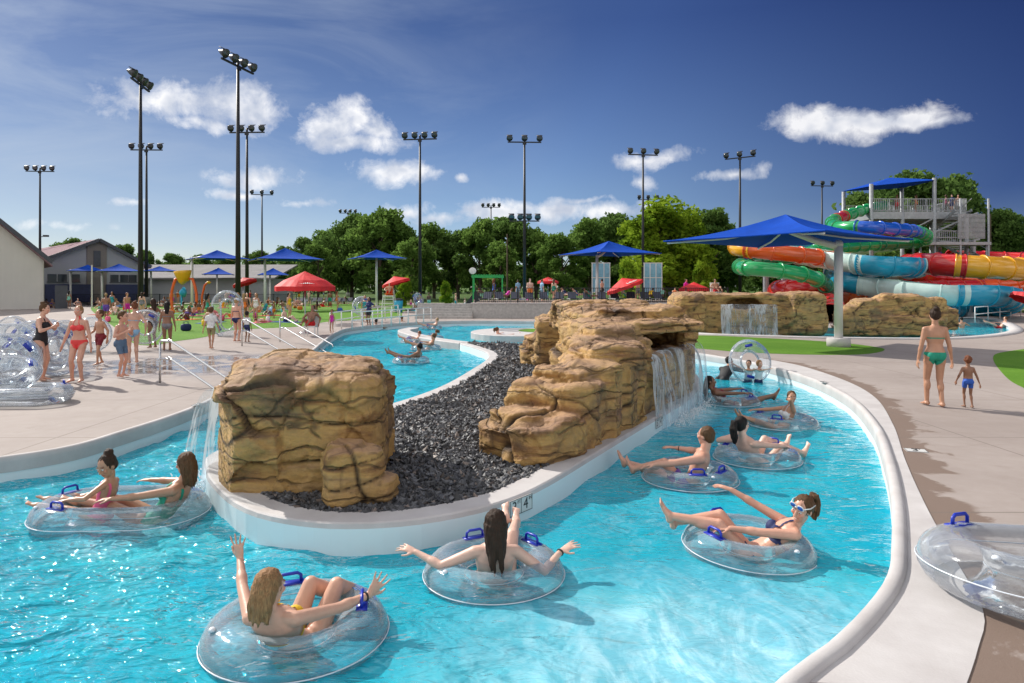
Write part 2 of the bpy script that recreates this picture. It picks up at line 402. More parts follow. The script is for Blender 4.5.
    def build(s, name, mats, parent=None, smooth=False, loc=None, bevel=0):
        o = bpy.data.objects.new(name, s.mesh(name, mats, smooth)); COL.objects.link(o)
        if parent: o.parent = parent
        if loc is not None: o.location = loc
        if bevel:
            b = o.modifiers.new('Bevel','BEVEL'); b.width = bevel; b.segments = 2; b.limit_method = 'ANGLE'
        return o
def link_mesh(name, me, parent=None, loc=(0,0,0)):
    o = bpy.data.objects.new(name, me); COL.objects.link(o); o.location = loc
    if parent: o.parent = parent
    return o

def remesh(mb, voxel, smooth=2, sf=.5):
    me = mb.mesh('tmp', [])
    o = bpy.data.objects.new('tmp', me); COL.objects.link(o)
    m = o.modifiers.new('r','REMESH'); m.mode = 'VOXEL'; m.voxel_size = voxel
    if smooth:
        s = o.modifiers.new('s','SMOOTH'); s.iterations = smooth; s.factor = sf
    dg = bpy.context.evaluated_depsgraph_get(); dg.update()
    out = bpy.data.meshes.new_from_object(o.evaluated_get(dg))
    bpy.data.objects.remove(o); bpy.data.meshes.remove(me)
    out.polygons.foreach_set('use_smooth', [True]*len(out.polygons))
    return out
def get_co(me):
    a = np.empty(len(me.vertices)*3, dtype=np.float32); me.vertices.foreach_get('co', a); return a.reshape(-1,3)
def get_no(me):
    a = np.empty(len(me.vertices)*3, dtype=np.float32); me.vertex_normals.foreach_get('vector', a); return a.reshape(-1,3)

# smooth closed curve through points
def catmull(pts, closed=True, step=.15):
    P_ = [Vector((p[0],p[1],p[2] if len(p)>2 else 0)) for p in pts]; n = len(P_); out = []
    for i in range(n if closed else n-1):
        p0 = P_[(i-1)%n] if closed or i>0 else P_[0]; p1 = P_[i]; p2 = P_[(i+1)%n]; p3 = P_[(i+2)%n] if closed or i+2<n else P_[-1]
        k = max(2, int((p2-p1).length/step))
        for j in range(k):
            t = j/k
            out.append(.5*((2*p1)+(p2-p0)*t+(2*p0-5*p1+4*p2-p3)*t*t+(3*p1-p0-3*p2+p3)*t**3))
    if not closed: out.append(P_[-1])
    return out
def offset(pl, d, closed=True):
    n = len(pl); out = []
    for i in range(n):
        a = pl[i-1] if (closed or i>0) else pl[0]; b = pl[(i+1)%n] if (closed or i<n-1) else pl[-1]
        t = (b-a); t.z = 0; t.normalize(); nn = Vector((-t.y, t.x, 0)); out.append(pl[i]+nn*d)
    return out
def fill(name, loops, z, depth, m):                 # flat filled sheet (with holes), its top at z, going down by depth
    cu = bpy.data.curves.new(name,'CURVE'); cu.dimensions = '2D'; cu.fill_mode = 'BOTH'
    cu.extrude = depth/2
    for lp in loops:
        sp = cu.splines.new('POLY'); sp.points.add(len(lp)-1)
        for i, p in enumerate(lp): sp.points[i].co = (p[0],p[1],0,1)
        sp.use_cyclic_u = True
    o = bpy.data.objects.new(name, cu); COL.objects.link(o)
    dg = bpy.context.evaluated_depsgraph_get(); dg.update()
    me = bpy.data.meshes.new_from_object(o.evaluated_get(dg))
    bpy.data.objects.remove(o); me.materials.clear(); me.materials.append(m)
    co = get_co(me); co[:,2] += z-depth/2; me.vertices.foreach_set('co', co.ravel()); me.update()
    return link_mesh(name, me)
def ribbon(mb, pl, prof, closed=True):              # sweep a profile [(offset, z)] along a plan curve
    n = len(pl); cols = []
    nor = [b-a for a, b in zip(pl, offset(pl, 1.0, closed))]
    vs = []; m = len(prof)
    for i in range(n):
        for (o, z) in prof:
            p = pl[i]+nor[i]*o; vs.append((p.x,p.y,z))
    fs = []
    for i in range(n if closed else n-1):
        j = (i+1)%n
        for k in range(m-1): fs.append((i*m+k, j*m+k, j*m+k+1, i*m+k+1))
    return mb.add(vs, fs)
def inside(p, poly):
    x, y = p; c = False; j = len(poly)-1
    for i in range(len(poly)):
        xi, yi = poly[i][0], poly[i][1]; xj, yj = poly[j][0], poly[j][1]
        if (yi > y) != (yj > y) and x < (xj-xi)*(y-yi)/(yj-yi)+xi: c = not c
        j = i
    return c
# ================================================================== SETTING
# river, outer bank (counter-clockwise not needed): world coordinates on the deck plane
bank = [(1.41,3.53),(1.80,3.86),(2.25,4.31),(2.66,4.80),(3.04,5.43),(3.67,6.57),(4.43,8.09),(5.35,10.14),(6.2,12.7),(6.6,15.5),(6.40,18.2),
        (5.6,20.8),(4.6,23.5),(4.1,27),(4.0,33),(3.4,38.5),(0.5,40.4),(-3,40.6),(-6.2,38.2),(-7.9,34),(-7.8,30.4),(-7.1,26),(-6.2,21),(-5.7,17.5),
        (-5.55,14),(-5.3,11.5),(-5.4,9.6),(-5.75,8.3),(-7.5,7.3),(-11,6.8),(-14,4),(-13.5,0.5),(-9,-1.5),(-4,-.3),(-1,1.4),(.5,2.6)]
bank = catmull(bank, True, .18)
island = [(-3.72,8.6),(-3.45,7.7),(-3.10,7.1),(-2.62,6.48),(-2.16,6.12),(-1.58,5.93),(-0.98,5.98),(-0.47,6.22),(-.02,6.60),(.40,7.22),(1.10,8.54),(2.11,10.45),(3.2,12.5),(3.95,14.4),
          (4.4,16.6),(4.1,19.2),(2.9,21.8),(1.2,24),(-0.6,25.2),(-1.9,25.2),(-1.35,23.4),(-.80,21.4),(-.72,19.6),(-1.04,16.9),(-1.49,14.1),(-2.15,12.0),(-3.05,10.2)]
island = catmull(island, True, .15)
isle2 = [Vector((0.4+2.3*math.cos(a), 31.5+2.9*math.sin(a),0)) for a in np.linspace(0,2*math.pi,40,endpoint=False)]
pool2 = catmull([(p.x,p.y) for p in (G(690,333),G(697,326),G(770,325.5),G(845,328),G(900,322),G(955,318),G(990,319),G(1012,326),G(1012,333),G(960,338.5),G(880,339),G(780,337))], True, .3)
pool3 = [(-10,58),(12,58),(12,74),(-10,74)]
deck_rect = [(-90,-9),(95,-9),(95,88),(-90,88)]

deck = fill('pool_deck', [deck_rect, bank, pool2, pool3], 0, 1.4, M['deck'])
tag(deck, kind='structure')
big = [(-2500,-300),(2500,-300),(2500,2800),(-2500,2800)]
tag(fill('ground', [big, deck_rect], -0.01, .2, M['ground']), kind='structure')
# seam curve between pale coping slab and the deck (right bank)
seam = catmull([G(760,358.5),G(800,366),G(845,381),G(875,398),G(893,425),G(905,460),G(925,505),G(955,560),G(983,612),G(978,650),G(965,690)], False, .12)
# stain distance attribute on a fine patch of deck laid beside the seam
def deck_patch():
    rows = []; n = 14
    for i, p in enumerate(seam): pass
    mb = MB(); off = [offset(seam, d, False) for d in np.linspace(.0,1.3,n)]
    N = len(seam); vs = []; 
    for i in range(N):
        for k in range(n): q = off[k][i]; vs.append((q.x,q.y,.004))
    fs = [(i*n+k,(i+1)*n+k,(i+1)*n+k+1,i*n+k+1) for i in range(N-1) for k in range(n-1)]
    mb.add(vs, fs); o = mb.build('deck_margin', M['deck'])
    a = o.data.attributes.new('edge','FLOAT','POINT'); a.data.foreach_set('value', np.tile(np.linspace(.05,2.6,n), N).astype(np.float32))
    tag(o, kind='structure')
deck_patch()
a = deck.data.attributes.new('edge','FLOAT','POINT'); a.data.foreach_set('value', np.full(len(deck.data.vertices), 5, np.float32))

# the pale slab between the kerb and the seam
bb = [p for p in bank]
def near_idx(pt, pl): return min(range(len(pl)), key=lambda i: (pl[i]-Vector((pt[0],pt[1],0))).length)
i0, i1 = near_idx((1.2,3.3), bank), near_idx((6.4,18.2), bank)
if i0 > i1: i0 = 0
arc = bank[i0:i1+1]
poly = [p.copy() for p in arc] + list(reversed([p.copy() for p in seam])) 
poly = arc + [p.copy() for p in seam]      # seam runs from far to near
ps = fill('coping_slab', [[(p.x,p.y) for p in poly]], .012, .010, M['coping']); tag(ps, kind='structure')

# raised rolled kerb round the river, and painted pool walls
area = sum(bank[i].x*bank[(i+1)%len(bank)].y-bank[(i+1)%len(bank)].x*bank[i].y for i in range(len(bank)))
sgn = -1 if area > 0 else 1       # outward side
k = MB(); ribbon(k, bank, [(-.02*sgn,-.14),(-.022*sgn,-.02),(-.018*sgn,.03),(0.0*sgn,.048),(.03*sgn,.053),(.065*sgn,.048),(.085*sgn,.028),(.088*sgn,.006)])
tag(k.build('kerb', M['coping'], smooth=True), kind='structure')
k = MB(); ribbon(k, bank, [(-.012*sgn,-.10),(-.012*sgn,-1.39)])
for pl in (pool2,): ribbon(k, pl, [(-.012,-.03),(-.012,-1.39)]); ribbon(k, pl, [(.012,-.03),(.012,-1.39)])
tag(k.build('pool_wall', M['plaster'], smooth=True), kind='structure')
k = MB(); ribbon(k, pool2, [(-.25,.004),(-.24,.05),(0,.06),(.24,.05),(.25,.004)]); tag(k.build('kerb', M['coping'], smooth=True), kind='structure')

# floor
f = MB(); f.add([(-20,-6,-1.3),(45,-6,-1.3),(45,80,-1.3),(-20,80,-1.3)], [(0,1,2,3)]); tag(f.build('pool_floor', M['plaster']), kind='structure')

# island: wall, coping, slate bed
ia = sum(island[i].x*island[(i+1)%len(island)].y-island[(i+1)%len(island)].x*island[i].y for i in range(len(island)))
isg = 1 if ia > 0 else -1     # positive offset = inward when ccw
k = MB(); ribbon(k, island, [(0,-1.35),(0,-.05),(.012*isg,-.012),(.03*isg,.0),(.30*isg,.0),(.31*isg,-.06)])
iw = k.build('island_wall', [M['plaster'], M['coping']], smooth=False)
for p in iw.data.polygons:
    c = p.center; p.material_index = 1 if c.z > -.04 else 0
tag(iw, kind='structure')
bed_poly = [(p.x,p.y) for p in offset(island, .295*isg)]
tag(fill('slate_bed', [bed_poly], -.055, .3, mat('slate_dust',(.035,.032,.03),.9,0,.4,5,.8,60)), kind='structure')
# thin dividing wall that runs out from the island's tip
pen = catmull([(-1.7,25.25),(-3.2,27.5),(-4.5,30.4),(-5.15,32.6),(-5.0,34.2)], False, .3)
k = MB(); ribbon(k, pen, [(-.3,-1.3),(-.3,-.03),(-.27,.0),(.27,.0),(.3,-.03),(.3,-1.3)], False); k.box((-5.0,34.4,-.65),(.28,.25,.648))
tag(k.build('dividing_wall', M['coping']), 'thin pale curved wall dividing two river channels behind the slate island', 'wall')
k = MB(); ribbon(k, isle2, [(0,-1.3),(0,-.02),(.03,.0),(.5,.0)]); k.add([(p.x,p.y,-.001) for p in offset(isle2,.48)], [tuple(range(len(isle2)))])
tag(k.build('paved_islet', M['coping']), kind='structure')
k = MB(); k.add([(1.2+.9*math.cos(a),32.2+1.3*math.sin(a),.01) for a in np.linspace(0,6.28,24,endpoint=False)], [tuple(range(24))]); tag(k.build('lawn', M['turf']), kind='structure')

# water of the river with real waves
def water_sheet(name, xs, ys, m, amp=1.0):
    X, Y = np.meshgrid(xs, ys); Z = np.zeros_like(X)
    r = np.random.default_rng(3)
    for i in range(34):
        wl = .22*(1.13**i) if i < 20 else r.uniform(.3,1.1)
        a = r.uniform(0, 2*math.pi); kx, ky = math.cos(a)*2*math.pi/wl, math.sin(a)*2*math.pi/wl
        A = .0034*min(wl,.9)**.9
        warp = .35*np.sin(X*.9+i)+.35*np.sin(Y*.7+2*i)
        Z += A*np.sin(kx*X+ky*Y+r.uniform(0,6)+warp*2)*(.6+.4*np.sin(X*.5+Y*.37+i))
    Z = WZ + Z*amp*(1.0+.55*np.clip((-.5-X)/2.5, 0, 1))
    V = np.stack([X,Y,Z],-1).reshape(-1,3); nx, ny = len(xs), len(ys)
    idx = np.arange(nx*ny).reshape(ny,nx)
    Fc = np.stack([idx[:-1,:-1],idx[:-1,1:],idx[1:,1:],idx[1:,:-1]],-1).reshape(-1,4)
    me = bpy.data.meshes.new(name); me.from_pydata(V.tolist(), [], Fc.tolist()); me.materials.append(m)
    me.polygons.foreach_set('use_smooth', [True]*len(me.polygons)); me.update()
    return tag(link_mesh(name, me), kind='structure')
ys = [-1.7]; 
while ys[-1] < 41: ys.append(ys[-1]+max(.05, .012*ys[-1]))
water_sheet('river_water', np.arange(-14,7.2,.075), np.array(ys), M['water'], 1.5)
water_sheet('pool_water', np.arange(5.5,30,.3), np.arange(25,47,.35), M['water2'], 1.2)
water_sheet('pool_water', np.arange(-10,12,.8), np.arange(58,74.4,.8), M['water2'])

# lawns
def lawn(pts, z=.008, m='turf', closed_step=.4):
    o = fill('lawn', [[(p.x,p.y) for p in catmull(pts, True, closed_step)]], z, z-.001, M[m]); tag(o, kind='structure')
lawn([G(92,307),G(130,304.5),G(260,303.5),G(400,304),G(402,313),G(396,317.5),G(355,320),G(326,322),G(300,326.5),G(235,330),G(205,337),G(178,341),G(140,345),G(118,330)])
lawn([G(640,338.5),G(697,335.5),G(760,338),G(830,342),G(875,347),G(884,350.5),G(860,354.5),G(800,354.5),G(740,352),G(690,348),G(640,346)])
lawn([G(993,358),G(1005,352),G(1050,348),G(1150,350),G(1150,390),G(1060,400),G(1024,388),G(1005,376)])
tag(fill('lawn',[[(24,56),(90,50),(90,87),(20,87)]], .02,.01,M['ground']), kind='structure')

# retaining terrace behind the river
t = empty('retaining_wall', (0,45,0))
tw = MB(); tw.box((6.0,0,.475),(8.6,.15,.475)); tw.build('wall', M['plinth'], t, bevel=.02)
tw = MB(); tw.box((6.0,0,.98),(8.7,.2,.03)); tw.build('coping', M['coping'], t)
tw = MB()
for i in range(6): tw.box((-3.6-.0*i, .1+.3*i-.8, .08+.157*i-.02*0),( 1.0,.16,.078+0*i))
for i in range(6): tw.box((-5.4,.1+.3*i-.8,(.16*(i+1))/2),(.9,.15,.16*(i+1)/2))
tw.build('steps', M['plinth'], t)
tag(t, 'long grey concrete retaining wall with steps at its left end behind the river', 'wall')
tag(fill('terrace',[[(-2.6,45.16),(14.5,45.16),(14.5,57.5),(-2.6,57.5)]], .95,.9,M['deck']), kind='structure')

# ================================================================== ROCKS
V_ = lambda *a: Vector(a)
keep_poly = [(p.x,p.y) for p in catmull([(p.x,p.y) for p in offset(island, .07*isg)[::3]], True, .03)]; keep_np = np.array(keep_poly)
def rock(name, blobs, voxel, label, cat='rock', depth=1.0, lay=.27, seed=0, smooth=2, group=None, vcrack=1.0, mats=None):
    mb = MB()
    for b in blobs:
        c, h = b[0], b[1]; rz = b[2] if len(b)>2 else 0; e = (b[3] if len(b)>3 else .45)*.85
        rot = Matrix.Rotation(rz,3,'Z')
        if len(b) > 4: rot = rot @ Matrix.Rotation(b[4],3,'Y')
        ax = [rot@Vector((1,0,0)), rot@Vector((0,1,0)), rot@Vector((0,0,1))]
        mb.ell(c, h, ax, 36, 20, e, .36)
    me = remesh(mb, voxel, smooth)
    co = get_co(me).copy(); no = get_no(me).copy(); crack = np.zeros(len(co), np.float32)
    sv = Vector((seed*13.7, seed*7.1, seed*3.3))
    for i in range(len(co)):
        p = Vector(co[i]); n = Vector(no[i]); q = p+sv
        side = max(0., 1-abs(n.z)*1.15)
        w = .16*noise.noise(q*.9)+.05*noise.noise(q*2.7)
        hh = (p.z+w+seed*.11)/lay; li = math.floor(hh); fr = hh-li
        ln = noise.noise(Vector((li*3.7+seed, q.x*.55, q.y*.55)))       # each course steps in or out by its own amount
        on = min(1., max(0., noise.noise(Vector((q.x*.6,q.y*.6,li*5.1)))*2.4+.62))
        e = min(fr,1-fr)*lay
        g = math.exp(-(e/.015)**2)*on
        d = side*(ln*.04*depth - g*.06*depth)
        wq = V_(q.x+.25*noise.noise(q*1.7), q.y+.25*noise.noise(q*1.7+V_(3,1,7)), q.z)
        vd, vp = noise.voronoi(V_(wq.x*.95, wq.y*.95, wq.z*1.0))
        vj = math.exp(-((vd[1]-vd[0])/.028)**2)*vcrack
        vo = min(1., max(0., noise.noise(q*.8+V_(5,5,5))*2.5+.45))
        d -= vj*.05*depth*vo
        hsh = noise.cell(V_(vp[0].x*31.7, vp[0].y*17.3, vp[0].z*23.1))
        d += (hsh-.5)*.10*depth*(.35+.65*side)
        vd2, vp2 = noise.voronoi(V_(wq.x*2.6, wq.y*2.6, wq.z*3.4))
        d += (noise.cell(V_(vp2[0].x*13.7,vp2[0].y*19.3,vp2[0].z*7.1))-.5)*.022*depth
        vj2 = math.exp(-((vd2[1]-vd2[0])/.03)**2)*min(1.,max(0.,noise.noise(q*1.1+V_(1,8,2))*3))
        d -= vj2*.018*depth
        big = noise.fractal(q*1.1, 1.0, 2.1, 4)
        d += .035*depth*big + .016*noise.fractal(q*5.5, .8, 2.1, 4)
        fine = noise.fractal(q*13, .7, 2.2, 3); d += .007*fine
        vj = max(vj, vj2*.6)
        # flat tops carry thin raised plates
        if n.z > .5: d += .035*depth*math.tanh(6*noise.noise(q*1.6+Vector((9,1,2)))) ; tj = math.exp(-(noise.noise(q*1.6+Vector((9,1,2)))/.035)**2)*.8
        else: tj = 0
        co[i] = p + n*d
        crack[i] = min(1., max(g*side*1.05, vj*vo*.95, tj*.6) + max(0,-big)*.1)
    if any(inside((b[0][0],b[0][1]), keep_poly) for b in blobs):        # the block stops at the coping
        X_, Y_ = co[:,0], co[:,1]; ins = np.zeros(len(co), bool); n_ = len(keep_poly)
        for i in range(n_):
            (xi, yi), (xj, yj) = keep_poly[i], keep_poly[i-1]
            if abs(yj-yi) < 1e-9: continue
            ins ^= ((yi > Y_) != (yj > Y_)) & (X_ < (xj-xi)*(Y_-yi)/(yj-yi)+xi)
        for i in np.nonzero(~ins & (co[:,2] < .9))[0]:
            kk = np.argmin((keep_np[:,0]-co[i][0])**2+(keep_np[:,1]-co[i][1])**2); co[i][0], co[i][1] = keep_np[kk]
    me.vertices.foreach_set('co', co.ravel()); a = me.attributes.new('crack','FLOAT','POINT'); a.data.foreach_set('value', crack)
    me.materials.clear(); me.materials.append(M['rock']); me.name = name; me.update()
    o = link_mesh(name, me); tag(o, label, cat, group); return o
Z0 = -.12
# left block with the spout
r1 = [((-2.30,7.85,.52),(.92,1.05,.68),.08,.42),((-2.34,8.0,.84),(.86,1.02,.42),.12,.45),((-2.78,7.40,.2),(.40,.5,.45),0,.6),((-1.85,8.1,.45),(.42,.7,.66),-.2,.5),((-2.85,7.25,.90),(.26,.3,.16),.4,.5),((-1.95,7.2,.72),(.45,.3,.42),0,.5)]
r1 = [((b[0][0]+.02,b[0][1]-.10,b[0][2]-.01),)+b[1:] for b in r1]
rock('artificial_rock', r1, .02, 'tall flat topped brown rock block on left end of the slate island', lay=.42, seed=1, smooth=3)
rock('boulder', [((-1.55,6.62,.14),(.32,.30,.38),.3,.75),((-1.46,6.66,.0),(.36,.30,.24),0,.8),((-1.62,6.68,.42),(.2,.2,.15),0,.9)], .02, 'squat rounded boulder leaning at the foot of the tall rock block', 'boulder', depth=.5, seed=3, lay=.2)
# long ridge along the right bank of the island
r2 = [((.16,8.45,.08),(.52,.62,.36),.85,.6),((.12,8.62,.40),(.42,.44,.16),.8,.7,.12),((.52,8.5,.1),(.36,.4,.40),.9,.7),
      ((.66,9.25,.38),(.58,.66,.44),1.0,.5),((.80,9.55,.74),(.50,.52,.24),.9,.6),((1.15,10.0,.5),(.50,.85,.55),.0,.5),
      ((1.40,10.25,.98),(.56,.60,.26),.3,.55),((1.42,10.9,.62),(.62,.8,.64),.4,.5),((1.55,11.2,1.26),(.50,.48,.16),.2,.6),
      ((1.55,12.3,.7),(.62,.95,.78),.3,.5),((1.65,13.9,.8),(.6,1.1,.82),.3,.5),((2.3,15.5,.8),(1.0,1.1,.86),.3,.5),((2.08,11.55,.55),(.30,.3,.62),.4,.6),
      ((2.45,12.7,1.34),(.95,.80,.13),.6,.5),((2.35,13.8,1.50),(.98,.85,.17),.3,.5),((3.45,14.25,.75),(.34,.55,.72),.5,.45),((3.15,14.9,1.2),(.62,.65,.28),.3,.5),
      ((1.7,15.8,1.38),(.75,.85,.36),.1,.5),((3.0,15.9,.9),(.7,.9,.7),0,.5),((2.6,16.6,1.5),(.9,.7,.22),.1,.5)]
def grow(b):       # every step of the ridge is one block that stands on the bed
    zt = b[0][2]+b[1][2]; e = b[3] if len(b)>3 else .45
    return ((b[0][0],b[0][1],(zt-.3)/2),(b[1][0],b[1][1],(zt+.3)/2),b[2] if len(b)>2 else 0,e)
r2 = [grow(b) if i < 13 else b for i, b in enumerate(r2)]
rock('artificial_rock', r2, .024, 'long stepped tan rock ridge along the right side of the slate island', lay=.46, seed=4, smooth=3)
# wet wall below the cave where the water falls
rock('artificial_rock', [((2.55,12.25,.36),(.36,1.9,.56),-.50,.4),((2.75,12.9,.30),(.4,1.4,.5),-.5,.4)], .034, 'dark wet rock face under the cave behind the falling water', lay=.3, seed=6, depth=.7)
rock('artificial_rock', [((1.05,18.3,.62),(.55,.8,.72),0,.5),((1.7,18.6,.75),(.75,.9,.75),.2,.5),((.75,18.6,.35),(.5,.6,.45),0,.6)], .045, 'rounded cracked rock block at the far left end of the long ridge', lay=.3, seed=8)
# far waterfall rock across the lawn
ra = G(750,333)
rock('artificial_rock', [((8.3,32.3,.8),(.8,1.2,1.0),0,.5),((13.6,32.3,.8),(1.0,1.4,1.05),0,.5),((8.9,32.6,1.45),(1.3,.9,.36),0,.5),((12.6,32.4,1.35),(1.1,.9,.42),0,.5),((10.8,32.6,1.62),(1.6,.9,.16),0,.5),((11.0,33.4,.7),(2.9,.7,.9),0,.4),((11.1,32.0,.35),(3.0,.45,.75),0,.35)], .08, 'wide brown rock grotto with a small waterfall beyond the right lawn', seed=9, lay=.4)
# rock wall right, behind the walking woman
rock('artificial_rock', [((16.1,32.2,.45),(.8,.6,.75),0,.5),((16.9,32.3,.65),(1.0,.6,.85),.2,.5),((18.3,32.5,.8),(1.1,.7,.95),0,.5),((19.7,32.7,.7),(.9,.6,.85),0,.5),((17.8,32.2,.2),(2.4,.6,.5),0,.5),((21.0,33.4,.5),(.7,.6,.6),0,.5)], .07, 'low tan rock wall at pool edge below the white and teal slide', seed=11, lay=.33)

# falling water
def fall_sheet(name, top, n, out, zt, zb, label, jitter=.05, thick=.02):
    mb = MB(); top = catmull(top, False, .06); K = 16; vs = []; N = len(top)
    for i, p in enumerate(top):
        for k in range(K+1):
            t = k/K; z = zt+(zb-zt)*(t**1.7)
            o_ = out*(math.sqrt(t)) + jitter*noise.noise(Vector((p.x*5,p.y*5,z*1.5)))
            vs.append((p.x+n[0]*o_, p.y+n[1]*o_, z+.02*noise.noise(p*4)))
    fs = [(i*(K+1)+k,(i+1)*(K+1)+k,(i+1)*(K+1)+k+1,i*(K+1)+k+1) for i in range(N-1) for k in range(K)]
    mb.add(vs, fs); o = mb.build(name, M['fall'], smooth=True)
    tag(o, label, 'waterfall'); return o
nn = Vector((.87,-.5))
fall_sheet('waterfall', [(2.05,10.95),(2.42,11.6),(2.75,12.2),(3.2,12.95),(3.68,13.75)], nn, .30, .95, WZ+.02, 'wide thin veil of falling water from the cave in the rock ridge', .12)
fall_sheet('waterfall', [(-3.10,7.1),(-3.14,7.45),(-3.16,7.8),(-3.18,8.2)], Vector((-1,-.05)), .34, .98, WZ+.02, 'clear spout arcing off the left side of the tall rock block', .03)
fall_sheet('waterfall', [(9.6,31.5),(10.4,31.45),(11.4,31.5),(12.2,31.55)], Vector((0,-1)), .25, 1.25, -.2, 'small white waterfall on the rock grotto beyond the right lawn', .12)
def splash(par, pts, n, spread, hgt):
    r = random.Random(4); m = MB()
    for i in range(n):
        a, b = pts; p = Vector(a).lerp(Vector(b), r.random()); q = Vector((p.x+r.gauss(0,spread), p.y+r.gauss(0,spread), WZ+abs(r.gauss(0,hgt)))); s_ = r.uniform(.004,.012)
        m.ell(q, (s_,s_,s_*r.uniform(1,1.8)), None, 5, 4)
    o = m.build('spray', M['spray'], par, True); o['kind'] = 'stuff'
M['spray'] = mat('white_spray', (.85,.88,.9), .2, 0, 0)
for o in list(bpy.data.objects):
    if o.name.startswith('waterfall'):
        if 'wide thin' in o['label']: splash(o, ((2.75,11.4,0),(3.95,13.6,0)), 700, .07, .06)
        elif 'spout' in o['label']: splash(o, ((-3.5,7.35,0),(-3.65,8.1,0)), 500, .10, .10)
        else: splash(o, ((9.6,31.2,0),(12.2,31.2,0)), 300, .1, .1)
M['cave'] = mat('cave_dark_lining', (.03,.025,.02), .8)

# slate chips, one heap
blk = [((b[0][0],b[0][1]),max(b[1][0],b[1][1])*.62) for b in r1+r2]
def chips():
    xs = [p[0] for p in bed_poly]; ysb = [p[1] for p in bed_poly]
    pts = []
    while len(pts) < 52000:
        y = 5.9+19.5*random.random()**1.9; x = random.uniform(min(xs), max(xs))
        if not inside((x,y), bed_poly): continue
        if any((x-c[0])**2+(y-c[1])**2 < r*r for c, r in blk): continue
        pts.append((x,y))
    n = len(pts); P0 = np.array(pts); s = (.016+.032*rng.random(n))*np.clip(.55+P0[:,1]*.06,1,2.0)
    base = np.array([(1,0,0),(0,1,0),(-1,0,0),(0,-1,0),(0,0,1),(0,0,-1)],float)
    V = base[None]*(1+.5*(rng.random((n,6,1))-.5))+ (rng.random((n,6,3))-.5)*.55
    V = V*np.stack([np.ones(n)*1.25, .5+.5*rng.random(n), .30+.35*rng.random(n)],-1)[:,None,:]*s[:,None,None]
    # random rotation
    q = rng.normal(size=(n,4)); q[:,1:3] *= .45; q /= np.linalg.norm(q,axis=1)[:,None]
    w,x,y,z = q.T
    Rm = np.stack([1-2*(y*y+z*z),2*(x*y-z*w),2*(x*z+y*w),2*(x*y+z*w),1-2*(x*x+z*z),2*(y*z-x*w),2*(x*z-y*w),2*(y*z+x*w),1-2*(x*x+y*y)],-1).reshape(n,3,3)
    V = np.einsum('nij,nkj->nki', Rm, V)
    V[:,:,0] += P0[:,0:1]; V[:,:,1] += P0[:,1:2]; V[:,:,2] += (-.035+.035*rng.random(n))[:,None]
    fb = np.array([(0,1,4),(1,2,4),(2,3,4),(3,0,4),(1,0,5),(2,1,5),(3,2,5),(0,3,5)])
    Fc = (fb[None]+np.arange(n)[:,None,None]*6).reshape(-1,3)
    me = bpy.data.meshes.new('slate_chips'); me.from_pydata(V.reshape(-1,3).tolist(), [], Fc.tolist()); me.materials.append(M['chip'])
    g = (.035+.12*rng.random(n)**1.6); cc = np.stack([g*1.0,g*1.02,g*1.10,np.ones(n)],-1)
    br = rng.random(n)<.10; cc[br,:3] *= np.array([1.9,1.5,1.2])
    a = me.attributes.new('tint','FLOAT_COLOR','POINT'); a.data.foreach_set('color', np.repeat(cc,6,0).astype(np.float32).ravel())
    tag(link_mesh('slate_chips', me), kind='stuff')
chips()

